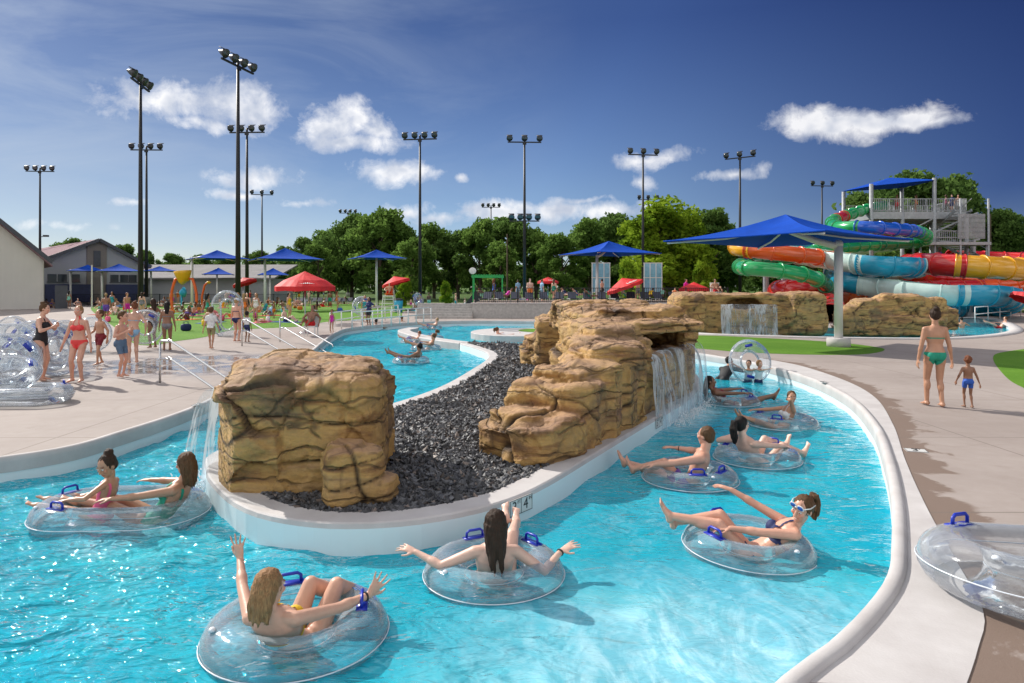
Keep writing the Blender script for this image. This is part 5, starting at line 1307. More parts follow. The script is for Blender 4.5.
    # skin tint: lips, knees
    tint = np.ones((len(co),4), np.float32)
    hl_ = co-np.array(hc); hx, hy, hz = hl_@np.array(hr)/hk, hl_@np.array(hd)/hk, hl_@np.array(hu)/hk
    if face:
        lips = (nm=='head')&(np.abs(hx)<.024)&(hy>.07)&(np.abs(hz+.061)<.0085); tint[lips,:3] = (.85,.42,.42)
        brow = (nm=='head')&(hy>.06)&(np.abs(hz-.036)<.006)&(np.abs(np.abs(hx)-.032)<.018); tint[brow,:3] = (.35,.28,.25)
        chk = (nm=='head')&(hy>.05)&(np.abs(hz+.02)<.02)&(np.abs(np.abs(hx)-.042)<.018); tint[chk,:3] = (1.03,.86,.84)
    isthL = np.char.startswith(nm,'th'); istorso = nm=='torso'
    at = body.attributes.new('tint','FLOAT_COLOR','POINT'); at.data.foreach_set('color', tint.ravel())
    body.materials.clear(); body.materials.append(M['skin']); body.name = name
    out = {'body':body, 'hc':hc, 'hax':(hr,hd,hu), 'hk':hk, 'lim':lim, 'spine':spine, 'r':r, 'f':f}
    faces = np.array([list(pp.vertices) if len(pp.vertices)==4 else list(pp.vertices)+[pp.vertices[0]] for pp in body.polygons])
    def shell(mask, off, nm_, wave=0.):
        fm = mask[faces].all(1); fs = faces[fm]
        if len(fs) == 0: return None
        ids, inv = np.unique(fs.ravel(), return_inverse=True); v = co[ids]+no[ids]*off
        if wave: v = v+no[ids]*(wave*np.array([noise.noise(V3(q)*14) for q in v]))[:,None]
        inv = inv.reshape(-1,4); me = bpy.data.meshes.new(nm_)
        fl = []
        for q in inv.tolist():
            fl.append(q if q[3] != q[0] else q[:3])
        me.from_pydata(v.tolist(), [], fl); me.materials.append(M['cloth']); me.polygons.foreach_set('use_smooth', [True]*len(me.polygons)); me.update(); return me
    legs_t = isthL
    for g in garments:
        if g == 'trunks': out['trunks'] = shell((istorso&(sp_<.22))|(legs_t&(tt<.66)), .013*k, 'trunks', .008)
        elif g == 'shorts': out['shorts'] = shell((istorso&(sp_<.2))|(legs_t&(tt<.5)), .011*k, 'shorts', .005)
        elif g == 'bikini_bottom': 
            cut = .10-.9*np.clip(np.abs(la)-.05,0,1)*0
            out['bikini_bottom'] = shell(((istorso)&(sp_<.10)&(sp_>-.3+1.9*np.clip(np.abs(la)-.035,0,1)-.04))|(legs_t&(tt<.16)&(sp_>-.26+1.7*np.clip(np.abs(la)-.02,0,1))&(sp_<.1)), .006*k, 'bikini_bottom')
        elif g == 'bikini_top':
            cup = (istorso)&(fc_>.03)&(np.abs(spc-.62)<.13-.55*np.clip(np.abs(np.abs(la)-.072)-.03,0,1))
            band = (istorso|np.char.startswith(nm,'ua'))&(np.abs(spc-.575)<.030)&(np.abs(la)<.2)&istorso
            strap = (istorso|(nm=='neck'))&(fc_>.0)&(spc>.68)&(np.abs(np.abs(la)-(.075-.1*(spc-.68)))<.012)
            nk = (nm=='neck')&(np.abs(spc-1.02)<.02)
            out['bikini_top'] = shell(cup|band|strap|nk, .006*k, 'bikini_top')
        elif g == 'one_piece':
            bk = np.where(fc_>0, .80, .55)
            out['swimsuit'] = shell(((istorso)&(spc<bk)&(sp_>-.26+1.6*np.clip(np.abs(la)-.03,0,1)))|((istorso|(nm=='neck'))&(spc>=.5)&(spc<.93)&(np.abs(np.abs(la)-.085)<.018))|(legs_t&(tt<.2)&(sp_>-.2+1.4*np.clip(np.abs(la)-.02,0,1))), .006*k, 'swimsuit')
        elif g == 'shirt': out['shirt'] = shell((istorso&(sp_>-.02))|(np.char.startswith(nm,'ua')&(tt<.7)), .014*k, 'shirt', .006)
        elif g == 'rash_guard': out['rash_guard'] = shell((istorso&(sp_>.03)&(spc<.97))|(np.char.startswith(nm,'ua')&(tt<.8)), .006*k, 'rash_guard')
    # hair
    if hair:
        hb = MB(); c0 = hc+hu*.026*hk-hd*.026*hk
        hb.ell(c0, (.086*hk,.092*hk,.096*hk), ax, 18, 12); hb.ell(c0-hd*.028*hk-hu*.03*hk, (.076*hk,.060*hk,.08*hk), ax, 14, 10)
        dwn = V3((0,0,-1)); bk = -hd
        if hair in ('long','wet_long'):
            rr = random.Random(len(co))
            for i in range(15):
                a = -1.45+2.9*i/14; st = c0+hr*(math.sin(a)*.070*hk)-hd*(math.cos(a)*.072*hk)-hu*.01*hk
                ln = p.get('hair_len', .34)*(.85+.25*rr.random()); pts = [st]; q = st.copy(); 
                for j in range(1,7):
                    t = j/6; push = bk*(.010+.006*rr.random()); 
                    q = q+dwn*(ln/6*k)+push*k*(1-t)+hr*(rr.uniform(-.010,.010)*k)-hr*(math.sin(a)*.004*k); pts.append(q.copy())
                hb.tube(pts, [.026*hk,.026*hk,.025*hk,.023*hk,.019*hk,.013*hk,.004*hk], 8)
        if hair == 'ponytail' or hair == 'ponytail_long':
            st = c0-hd*.088*hk+hu*.03*hk; ln = (.30 if hair=='ponytail_long' else .2)*k; rr = random.Random(5)
            for i in range(5):
                o_ = hr*((i-2)*.010*k); pts = [st, st+bk*.05*k+hu*.01*k+o_, st+bk*.065*k+dwn*ln*.3+o_*1.5, st+bk*.05*k+dwn*ln*.65+o_*1.8+hr*rr.uniform(-.01,.01), st+bk*.035*k+dwn*ln+o_]
                hb.tube(pts, [.014*k,.026*k,.028*k,.022*k,.005*k], 8)
            hb.ell(st, (.024*hk,)*3)
        if hair == 'bun': hb.ell(c0-hd*.05*hk+hu*.085*hk, (.05*hk,.05*hk,.042*hk), ax, 12, 8)
        if hair == 'curly':
            rr = random.Random(3)
            for i in range(60):
                v = V3((rr.gauss(0,1),rr.gauss(0,1)-.35,rr.gauss(0,1)+.35)).normalized(); 
                if v.y > .55 and v.z < .35: continue
                hb.ell(c0+(hr*v.x*.088+hd*v.y*.092+hu*v.z*.098)*hk, (.021*hk,)*3, None, 6, 5)
        hv = max(voxel*1.1, .008); hm = remesh(hb, hv, 2)
        # carve the face free: pull hair in front of the hairline inside the head
        hco = get_co(hm).copy(); x_, y_, z_ = [(hco-np.array(hc))@np.array(a)/hk for a in (hr,hd,hu)]
        cut = (y_ > .038+.0*z_)&(z_ < .062)&(z_>-.15)&(np.abs(x_)<.12)
        shift = np.clip((y_-.038),0,1)*cut; hco -= np.outer(shift*hk*1.05, np.array(hd)); 
        nz = np.array([noise.noise(V3((q[0]*75,q[1]*75,q[2]*9))) for q in hco])*.009*k; hco += get_no(hm)*nz[:,None]
        hm.vertices.foreach_set('co', hco.astype(np.float32).ravel()); hm.materials.clear(); hm.materials.append(M['hair']); hm.name = 'hair'; hm.update(); out['hair'] = hm
    return out

def place(pm, loc, rz, skin, hairc, colors, label, group=None, eyes=False, scale=1.0):
    """colors: {garment: colour name}"""
    o = link_mesh('person', pm['body'], None, loc); o.rotation_euler = (0,0,rz); o.scale = (scale,)*3; tag(o, label, 'person', group)
    sk = SK[skin]; j = random.uniform(.93,1.07); o.color = (sk[0]*j,sk[1]*j,sk[2]*j,1)
    if pm.get('hair'): h = link_mesh('hair', pm['hair'], o); h.color = (*HR[hairc],1)
    for g in ('trunks','shorts','bikini_bottom','bikini_top','swimsuit','shirt','rash_guard'):
        if pm.get(g): c = link_mesh(g, pm[g], o); c.color = (*CL[colors.get(g, colors.get('*','navy'))],1)
    if eyes:
        hr, hd, hu = pm['hax']; hk = pm['hk']
        for s in (-1,1):
            c = pm['hc']+hr*(s*.031*hk)+hu*.012*hk+hd*.078*hk
            m = MB(); m.ell(c, (.0135*hk,.010*hk,.0085*hk), [hr,hd,hu], 12, 8); m.cur = 1; m.ell(c+hd*.0045*hk, (.0065*hk,.0068*hk,.0068*hk), [hr,hd,hu], 10, 8)
            e = m.build('eye', [M['eye'], M['iris']], o, True)
    return o

# ------------------------------------------------------------------ tubes
def tube_mesh(R0=.40, r0=.165, stretch=0.0):
    m = MB(); s = MB(); N, n = 56, 20
    def ctr(i):
        a = 2*math.pi*i/N; x, y = R0*math.cos(a), R0*math.sin(a)
        return V3((x+math.copysign(stretch, math.cos(a)) if stretch else x, y, 0)), V3((math.cos(a),math.sin(a),0))
    vs = []; pts = []
    for i in range(N):
        c, o_ = ctr(i); puck = 1-.02*(i%2)
        for k in range(n): b = 2*math.pi*k/n; vs.append(c+o_*(math.cos(b)*r0*puck)+V3((0,0,math.sin(b)*r0*.93*puck)))
    fs = [(i*n+k,((i+1)%N)*n+k,((i+1)%N)*n+(k+1)%n,i*n+(k+1)%n) for i in range(N) for k in range(n)]
    m.add(vs, fs); 
    for zz, q in ((0,r0+.004),):
        s.tube([ctr(i)[0]+ctr(i)[1]*q+V3((0,0,zz)) for i in range(N)], .004, 6, closed=True)
    s.tube([ctr(i)[0]-ctr(i)[1]*(r0-.002) for i in range(N)], .003, 6, closed=True)
    hm = MB(); hm.tube([(-.075,0,0),(-.072,0,.045),(-.05,0,.062),(.05,0,.062),(.072,0,.045),(.075,0,0)], .011, 8); hm.box((0,0,-.002),(.10,.035,.006))
    vm = MB(); c0, o0 = ctr(int(N*.62)); p0 = c0+o0*(r0*.55)+V3((0,0,r0*.80)); vm.tube([p0,p0+V3((0,0,.012)),p0+V3((0,0,.02))],[.022,.02,.012],12)
    pm_ = MB()      # printed safety notice: a pale blue block of fine lines, wrapped on the upper face
    for rw in range(7):
        for i in range(7):
            c, o_ = ctr(int(N*.08)+i); c2, o2 = ctr(int(N*.08)+i+1); a1 = R(52+rw*6); a2 = a1+R(2.6)
            if (rw*7+i)%5 == 4: continue
            q = lambda cc, oo, aa: cc+oo*(math.cos(aa)*(r0+.002))+V3((0,0,math.sin(aa)*(r0*.93+.002)))
            pm_.add([q(c,o_,a1),q(c2,o2,a1),q(c2,o2,a2),q(c,o_,a2)], [(0,1,2,3)])
    return m.mesh('ring', M['vinyl'], True), s.mesh('seam', M['seam'], True), hm.mesh('handle', M['blue'], True), vm.mesh('valve', M['seam'], True), pm_.mesh('printed_notice', mat('notice_ink',(.10,.22,.55),.4,0,0), True)
TB = tube_mesh(); TB2 = tube_mesh(.37,.17,.30)
def ring(loc, label, rz=0, tilt=(0,0), hd=(20,160), group='clear inflatable tubes in the river', scale=1.0, big=False, cat='swim tube', name='swim_tube'):
    a_, s_, h_, v_, n_ = TB2 if big else TB; R0 = .37 if big else .40; st = .30 if big else 0
    t = empty(name, loc); t.rotation_euler = (tilt[0],tilt[1],rz); t.scale = (scale,)*3; tag(t, label, cat, group)
    rg = link_mesh('ring', a_, t); link_mesh('seam', s_, rg); link_mesh('valve', v_, rg); link_mesh('printed_notice', n_, rg)
    for g in hd:
        g = R(g); x = R0*math.cos(g)+(math.copysign(st,math.cos(g)) if st else 0); q = link_mesh('handle', h_, t, (x*1.0, R0*math.sin(g), .150)); q.rotation_euler = (0,0,g+math.pi/2)
    return t

# pose of someone sitting in a ring, feet toward +Y. z=0 is the middle of the ring
def sit(k=1., lean=.75, ank=((-.09,.72,.27),(.09,.72,.27)), knee=((-.1,.0,1),(.1,.0,1)), hands=((-.45,.10,.22),(.45,.10,.22)), pz=-.13, py=.02, face=None, toes=None, elb=None, sway=(0,0), **kw):
    u = V3((sway[0],-lean,1-.35*lean)).normalized()
    p = dict(pelvis=(0,py,pz), up=u, chest_up=(u+V3((0,0,.25))).normalized(), front=(0,1,.6), footL=ank[0], footR=ank[1], kneeL=knee[0], kneeR=knee[1], handL=hands[0], handR=hands[1],
             toeL=(toes or ((-.1,.35,1),(.1,.35,1)))[0], toeR=(toes or ((-.1,.35,1),(.1,.35,1)))[1], face=face or (0,1,-.05), head_up=(0,0,1), elbL=(elb or ((-1,-.5,-.3),(1,-.5,-.3)))[0], elbR=(elb or ((-1,-.5,-.3),(1,-.5,-.3)))[1])
    p.update(kw); return p
def rider(px, py, deg, label, tlabel, pose, sex='f', skin='fair', hairc='brown', hair='long', garments=('bikini_top','bikini_bottom'), colors={}, S=1., voxel=.0075, eyes=True, fingers=True, child=False, d=None, tube=True, hd=(25,155), tz=.025, tsc=1., face=True, tilt=(0,0)):
    w = G(px, py, WZ+tz) if d is None else V3(((px-512)/F*d,d,WZ+tz)); w.z = WZ+tz
    if tube: ring(w, tlabel, R(deg), tilt, hd, scale=tsc)
    pm = make_person(pose, voxel, sex, S, child, fingers, hair, garments, face)
    return pm, place(pm, w, R(deg), skin, hairc, colors, label, 'bathers in the river', eyes)
def band(pm, o, side, mat_, t=.92, w=.012):
    sh, el, wr = pm['lim'][side][:3]; a = el.lerp(wr, t); d_ = (wr-el).normalized(); m = MB(); m.tube([a-d_*w/2, a+d_*w/2], .031*pm['hk'], 14); m.build('wristband', mat_, o)

# 1 front woman, yellow bikini
w1 = G(297,634,WZ+.05)
pm, o = rider(297,632,-8,'woman in yellow bikini with light brown hair seen from behind and both arms raised','clear tube nearest the camera under the woman in yellow bikini',
   sit(lean=.72, ank=((.12,.56,.02),(.26,.58,.02)), toes=((.2,1,-.1),(.3,1,-.1)), knee=((-.05,-.1,1),(.05,-.1,1)), hands=((-.50,.16,.42),(.56,.30,.20)), hdirL=(-.15,.0,1), hdirR=(.55,.25,.75), palmL=(.2,1,0), palmR=(-.2,1,.3), spreadL=.55, spreadR=.45, curlL=.15, curlR=.25, face=(.35,1,-.15),
       elb=((-1,-.6,-.9),(.3,-.8,-1)), hair_len=.22, pz=-.12, sway=(-.08,0)), skin='fair', hairc='light brown', colors={'*':'yellow'}, hd=(18,122), tsc=1.06)
band(pm,o,'R',M['ink'],.88)
# 2 woman with long wet dark hair
pm, o = rider(494,572,4,'woman with long wet dark hair seen from behind, arms stretched out to both sides','clear tube under the woman with outstretched arms in the centre',
   sit(lean=.55, ank=((.12,.68,.20),(.22,.64,.17)), toes=((0,.7,.8),(.1,.7,.8)), knee=((-.0,-.2,1),(.1,-.2,1)), hands=((-.62,-.06,.20),(.54,-.02,.16)), hdirL=(-.8,.4,.2), hdirR=(.8,.2,.35), palmL=(0,.3,-1), palmR=(0,.3,-1), face=(.05,1,0), elb=((-.3,-.6,-1),(.3,-.6,-1)), hair_len=.36, pz=-.13), skin='pale', hairc='dark brown', colors={'*':'navy'}, hd=(35,112), garments=('bikini_bottom',))
band(pm,o,'R',M['ink'],.95)
# 3 woman with goggles, reclining, smiling
pm, o = rider(748,547,82,'woman with white goggles on her forehead reclining and waving one arm','clear tube under the reclining woman with goggles on the right',
   sit(lean=.95, ank=((-.02,.66,.25),(.07,.62,.17)), knee=((-.05,-.1,1),(.1,-.1,1)), hands=((-.10,.30,.20),(.42,.28,.50)), hdirL=(.1,1,-.1), hdirR=(.3,1,.25), palmR=(0,0,-1), face=(-.65,.75,-.22), elb=((-1,-.3,-.2),(.7,-.6,-.6)), pz=-.10, py=-.02, hair_len=.2, neck_off=(0,.0,.0), head_up=(-.15,-.25,1)), skin='rosy', hairc='brown', hair='ponytail', colors={'*':'navy'}, hd=(35,125), voxel=.0068, tilt=(R(3),0))
hr, hdv, hu = pm['hax']; hk = pm['hk']; g = MB(); hc = pm['hc']
for s in (-1,1): g.ell(hc+hr*(s*.034*hk)+hu*.062*hk+hdv*.088*hk, (.028*hk,.014*hk,.019*hk), [hr,hdv,hu], 14, 8, .8)
gg = g.build('goggles', mat('mirror_lens',(.02,.12,.45),.08,.3,0), o, True); g = MB()
for s in (-1,1): g.tube([hc+hr*(s*.060*hk)+hu*.062*hk+hdv*.078*hk, hc+hr*(s*.085*hk)+hu*.058*hk+hdv*.02*hk, hc+hr*(s*.080*hk)+hu*.055*hk-hdv*.06*hk], .005*hk, 6)
for s in (-1,1): g.tube([hc+hr*(s*.034*hk+.030*hk*math.cos(a))+hu*(.062*hk+.021*hk*math.sin(a))+hdv*.089*hk for a in [2*math.pi*i/14 for i in range(14)]], .005*hk, 6, closed=True)
g.tube([hc+hr*(-.012*hk)+hu*.062*hk+hdv*.098*hk, hc+hr*(.012*hk)+hu*.062*hk+hdv*.098*hk], .005*hk, 6); g.build('strap', M['white'], gg, True)
g = MB(); g.ell(hc-hu*.061*hk+hdv*.0845*hk, (.017*hk,.004*hk,.0035*hk), [hr,hdv,hu], 10, 6); g.build('teeth', M['eye'], o, True)
# 4 man in purple trunks
pm, o = rider(690,478,68,'young man in purple swim trunks seen from behind with one knee raised','clear tube under the man in purple trunks beside the rock ridge',
   sit(lean=.40, ank=((-.06,.66,.06),(.14,.82,.08)), knee=((-.2,.1,1),(.1,.1,1)), hands=((-.34,.40,.20),(.46,.22,.24)), hdirL=(.0,1,-.2), hdirR=(-.2,1,.1), face=(.35,1,0), pz=-.12), sex='m', skin='rosy', hairc='brown', hair='short', garments=('trunks',), colors={'*':'purple'}, voxel=.009, hd=(200,250))
band(pm,o,'R',M['ink'],.9)
# 5 pale woman, dark ponytail
pm, o = rider(757,458,-62,'pale woman with a long dark ponytail seen from behind, knees up','clear tube under the pale woman with the dark ponytail',
   sit(lean=.60, ank=((-.10,.66,.08),(.16,.70,.02)), knee=((-.1,-.1,1),(.1,-.1,1)), hands=((-.44,-.02,.22),(.24,.52,.14)), hdirR=(.2,1,-.3), face=(-.1,1,0), pz=-.12), skin='pale', hairc='black', hair='ponytail_long', colors={'*':'black'}, garments=('bikini_bottom',), voxel=.0095, hd=(100,210))
# 6 girl facing the camera, hand at mouth
pm, o = rider(783,424,95,'girl in striped swim top facing the camera with one hand at her mouth','clear tube under the girl facing the camera near the right kerb',
   sit(k=.88, lean=.35, ank=((-.05,.78,.16),(.10,.74,.14)), knee=((-.1,-.1,1),(.1,-.1,1)), hands=((-.04,-.05,.42),(.25,.40,.20)), hdirL=(0,-.5,.6), face=(-.85,.25,-.1), pz=-.12, elb=((-1,-.1,-.6),(.6,-.5,-.6))), S=.88, skin='tan', hairc='brown', hair='short', colors={'*':'white'}, garments=('bikini_top','bikini_bottom'), voxel=.010, hd=(40,140))
# 7 lying woman black hair
pm, o = rider(731,402,-98,'woman with wet black hair lying back with legs stretched to the right','clear tube under the woman with black hair lying back',
   sit(lean=.9, ank=((-.07,.92,.14),(.10,.88,.20)), knee=((-.1,-.1,1),(.1,-.1,1)), hands=((-.40,.30,.22),(.34,.40,.24)), face=(.25,1,.1), pz=-.10), skin='brown', hairc='black', hair='wet_long', colors={'*':'maroon'}, garments=('bikini_top','bikini_bottom'), voxel=.011, hd=(60,130))
# 8 pair at the far bend
pm, o = rider(0,0,20,'adult in black shirt bending over the water beside an upright tube','',dict(pelvis=(0,0,-.15),up=(.65,.35,.6),front=(1,.4,-.3),footL=(-.1,0,-1.0),footR=(.1,0,-1.0),handL=(.5,.35,.25),handR=(.5,.05,.2),face=(1,.2,-.2),toeL=(0,1,0),toeR=(0,1,0)), d=17.0, sex='m', skin='tan', hairc='black', hair='short', garments=('rash_guard','trunks'), colors={'*':'black'}, voxel=.013, eyes=False, tube=False)
o.location = ((722-512)/F*17.2, 17.2, WZ+.1)
ring(((750-512)/F*16.9,16.9,WZ+.47), 'upright clear tube held in the water at the far bend', R(10), (R(78),0), (100,255), scale=.98)
for q, (dx, sz, sk_, lb) in enumerate(((.02,.62,'tan','child in patterned vest inside the upright tube at the far bend'),(.20,.60,'fair','small curly haired child clinging inside the upright tube'))):
    pm = make_person(dict(pelvis=(0,0,-.12),up=(0,-.1,1),footL=(-.1,.1,-.6),footR=(.1,.1,-.6),handL=(-.2,-.25,.22),handR=(.2,-.25,.22),face=(-.5+q,-1,-.1),front=(0,-1,0)), .013, 'm', sz, True, False, 'curly' if q else 'short', ('rash_guard','trunks'))
    place(pm, ((745-512)/F*16.9+dx*1.2,16.75-q*.12,WZ+.12+q*.02), 0, sk_, 'light brown' if q else 'dark brown', {'rash_guard':'white','trunks':'navy'}, lb, 'bathers in the river', True)
# 9 double tube, woman and child
w9 = G(122,512,WZ+.06); ring(w9, 'clear double tube carrying a woman and a small child on the left', R(2), (0,0), (150,250), big=True)
pm = make_person(sit(lean=.62, ank=((-.05,.80,.13),(.12,.80,.12)), toes=((0,1,.45),(0,1,.45)), knee=((-.1,-.1,.5),(.1,-.1,.5)), hands=((-.34,.36,.22),(.36,.34,.22)), face=(.55,1,-.15), pz=-.10, hair_len=.24), .008, 'f', 1.0, False, True, 'long', ('one_piece',))
place(pm, w9+V3((.36,0,0)), R(88), 'tan', 'brown', {'*':'green'}, 'woman in a dark green swimsuit leaning back in the left double tube', 'bathers in the river', True)
pm = make_person(sit(lean=.30, ank=((-.07,.82,.12),(.08,.80,.14)), toes=((0,1,.5),(0,1,.5)), knee=((-.1,-.1,.3),(.1,-.1,.3)), hands=((-.28,.16,.20),(.22,.22,.12)), face=(-.95,.25,-.45), pz=-.02), .008, 'f', .74, True, True, 'bun', ('one_piece',))
place(pm, w9+V3((-.16,-.06,.02)), R(86), 'tan', 'dark brown', {'*':'pink'}, 'small child looking down while sitting in the left double tube', 'bathers in the river', True)

# ------------------------------------------------------------------ standing figures
def stand(k=1., hands=((-.26,.03,.78),(.26,.03,.78)), feet=((-.09,0,.09),(.09,0,.09)), up=(0,0,1), **kw):
    s = lambda v: (v[0]*k, v[1]*k, v[2]*k)
    p = dict(pelvis=(0,0,.90*k), up=up, front=(0,1,0), footL=s(feet[0]), footR=s(feet[1]), handL=s(hands[0]), handR=s(hands[1]), kneeL=(0,1,0), kneeR=(0,1,0), elbL=(-.4,-1,0), elbR=(.4,-1,0), palmL=(1,0,0), palmR=(-1,0,0), curlL=.6, curlR=.6, toeL=(-.15,1,0), toeR=(.15,1,0), head_up=(0,0,1))
    p.update(kw); return p
def standing(px, py, deg, k, pose, label, sex='f', skin='fair', hairc='brown', hair='short', garments=('bikini_top','bikini_bottom'), colors={}, child=False, voxel=.012, z=0., eyes=False, fingers=False, group='people standing on the deck', d=None, face=True):
    w = G(px,py,z) if d is None else V3(((px-512)/F*d,d,z)); pm = make_person(pose, voxel, sex, k, child, fingers, hair, garments, face)
    return place(pm, w, R(deg), skin, hairc, colors, label, group, eyes), pm
walk = dict(feet=((-.08,.18,.09),(.08,-.16,.11)), hands=((-.27,-.12,.80),(.27,.14,.82)))
standing(935,407,-10,.99,stand(.99,hands=((-.27,.02,.76),(.29,.04,.76)),feet=((-.09,.10,.085),(.09,-.06,.085)),kneeL=(0,1,0)), 'woman in a green bikini walking away on the right deck', skin='tan', hairc='dark brown', hair='bun', colors={'*':'green'}, voxel=.009, fingers=True)
standing(968,408,-14,.50,stand(.50,hands=((-.34,.02,.92),(.36,.05,.84)),feet=((-.08,.06,.09),(.10,-.08,.09))), 'toddler in blue shorts walking behind the woman in the green bikini', sex='m', skin='brown', hairc='auburn', hair='curly', garments=('shorts',), colors={'*':'blue'}, child=True, voxel=.008, fingers=True)
standing(41,381.5,-78,1.0,stand(1.,hands=((-.10,.27,1.22),(.12,.26,1.18)),up=(0,.06,1),face=(0,1,-.25),elbL=(-1,-.6,-.6),elbR=(1,-.6,-.6)), 'woman in a black one piece standing at far left with hands at her chest', skin='fair', hairc='brown', hair='bun', garments=('one_piece',), colors={'*':'black'}, voxel=.011)
standing(79,382.5,178,.97,stand(.97,hands=((-.30,.04,.80),(.33,.10,.78)),feet=((-.08,.03,.09),(.12,.05,.09))), 'girl in a coral red bikini facing the camera beside the clear tubes', skin='rosy', hairc='light brown', hair='short', colors={'*':'coral'}, voxel=.011, eyes=True)
standing(100,365,155,.83,stand(.83,hands=((-.28,-.05,.85),(.26,.2,.95)),feet=((-.08,.14,.09),(.14,-.16,.10))), 'boy in red shorts stepping across the wet deck', sex='m', skin='tan', hairc='brown', garments=('trunks',), colors={'*':'maroon'}, child=True)
standing(121,377.5,-95,.86,stand(.86,hands=((-.14,.22,1.25),(.16,.2,1.2)),face=(0,1,-.3)), 'boy in grey blue shorts standing in profile on the wet deck', sex='m', skin='rosy', hairc='brown', garments=('trunks',), colors={'*':'steel blue'}, child=True)
standing(133,364,35,.97,stand(.97,hands=((-.05,.30,1.2),(.30,-.05,.9)),up=(.08,.05,1)), 'woman in a light blue bikini behind the boy in grey blue shorts', skin='fair', hairc='auburn', colors={'*':'light blue'}, hair='bun')
standing(153,348.5,60,.98,stand(.98,hands=((-.30,.20,1.0),(.3,.2,1.1))), 'woman in an orange bikini top carrying a clear tube', skin='brown', hairc='dark brown', hair='long', colors={'bikini_top':'orange','bikini_bottom':'black'})
standing(167,351,20,.93,stand(.93,hands=((-.25,.05,.8),(.26,.02,.8))), 'woman with long dark hair seen from behind beside the carried tube', skin='brown', hairc='black', hair='long', colors={'*':'grey'})
standing(211,349.5,8,.80,stand(.80,**walk), 'boy in a white shirt and khaki shorts walking away', sex='m', skin='tan', hairc='brown', garments=('shirt','trunks'), colors={'shirt':'white','trunks':'khaki'}, child=True)
o_, pm_ = standing(236.5,342,-15,.96,stand(.96), 'woman in a navy swimsuit with a pale cap seen from behind', skin='rosy', hairc='blond', garments=('bikini_top','bikini_bottom'), colors={'*':'navy'})
m = MB(); hr, hdv, hu = pm_['hax']; m.ell(pm_['hc']+hu*.05, (.098,.105,.07), [hr,hdv,hu], 16, 8); m.ell(pm_['hc']+hu*.045+hdv*.12, (.07,.07,.01), [hr,hdv,hu], 14, 6); c = m.build('cap', M['oc'], o_, True); c.color = (.55,.62,.7,1)
standing(247,342.5,-10,.66,stand(.66), 'small child in a dark vest next to the woman with the cap', sex='m', skin='brown', hairc='black', garments=('rash_guard','trunks'), colors={'rash_guard':'white','trunks':'navy'}, child=True)
standing(332,333,170,.60,stand(.60), 'small girl in a magenta swimsuit by the river entry', skin='tan', hairc='brown', garments=('one_piece',), colors={'*':'magenta'}, child=True, hair='short')
standing(415,310,-30,.97,stand(.97,hands=((-.2,.3,1.2),(.2,.3,.9))), 'person in blue holding an upright blue tinted tube by the steps', sex='m', skin='tan', hairc='black', garments=('shirt','trunks'), colors={'shirt':'blue','trunks':'navy'}, voxel=.016)
standing(409,306,10,1.0,stand(1.), 'bare chested man standing on the ramp by the steps', sex='m', skin='rosy', hairc='brown', garments=('trunks',), colors={'*':'navy'}, voxel=.016)
standing(369,326,150,.9,stand(.9,hands=((-.3,.1,1.1),(.3,.1,1.1))), 'person in a navy top carrying a tube down the ramp', skin='brown', hairc='black', garments=('shirt','trunks'), colors={'shirt':'navy','trunks':'black'}, voxel=.016, hair='long')
standing(365,322,170,.92,stand(.92), 'person in teal behind the one carrying a tube on the ramp', skin='tan', hairc='brown', garments=('one_piece',), colors={'*':'teal'}, voxel=.016)

# tubes on the left deck: lying, leaning, standing
def deck_ring(px, py, lb, tilt=(0,0), rz=0, z=.16, big=False, sc=1., grp='clear tubes heaped on the left deck'):
    g_ = G(px,py,0); ring((g_.x,g_.y,z), lb, rz, tilt, (40,150), grp, sc, big)
deck_ring(22,403,'clear tube lying flat at the front of the left heap',big=True)
deck_ring(8,392,'clear tube standing on edge at the left frame edge',(R(80),0),R(40),.58)
deck_ring(20,382,'clear tube leaning in the left heap behind the front one',(R(62),0),R(-20),.52)
deck_ring(58,376,'clear tube standing on edge between the two women at left',(R(84),0),R(62),.6,sc=1.05)
deck_ring(52,372,'clear tube standing behind the woman in black',(R(80),0),R(75),.6)
deck_ring(5,368,'clear double tube standing upright behind the heap',(R(84),R(0)),R(10),.58,True)
deck_ring(28,362,'clear tube upright in the middle of the left heap',(R(75),0),R(-10),.58)
deck_ring(46,355,'clear tube tilted at the back of the left heap',(R(70),0),R(30),.55)
deck_ring(12,352,'clear tube upright at the back left of the heap',(R(82),0),R(0),.58)
deck_ring(66,362,'clear tube on edge behind the girl in the coral bikini',(R(82),0),R(65),.58)
deck_ring(6,398,'clear tube half lying on the front left tubes',(R(25),R(8)),0,.42)
deck_ring(-2,378,'clear tube cut by the left frame edge',(R(60),0),R(70),.5)
deck_ring(92,352,'clear tube leaning behind the boy in red shorts',(R(80),0),R(20),.55)
g_ = G(150,349,0); ring((g_.x,g_.y-.3,.75), 'clear tube carried upright by the woman in orange', R(20), (R(84),0), (60,200), 'tubes carried on the deck')
g_ = G(227.5,336,0); ring((g_.x,g_.y,.90), 'clear double tube standing on end seen edge on beside the cap woman', R(95), (0,R(88)), (60,200), 'tubes carried on the deck', 1.2, True)
g_ = G(362,322,0); ring((g_.x,g_.y,.95), 'clear tube carried at the ramp', R(10), (R(80),0), (60,200), 'tubes carried on the deck')
g_ = G(418,311,0); ring((g_.x,g_.y,1.0), 'blue tinted tube held upright by the steps', R(60), (R(84),0), (60,200), 'tubes carried on the deck')
g_ = G(1010,590,0); ring((1.06*g_.x+.20,g_.y-.10,.15), 'large clear tube resting on the right kerb slab at the frame edge', R(-2), (R(-3),R(3)), (118,60), 'loose tube', 1.18, True)

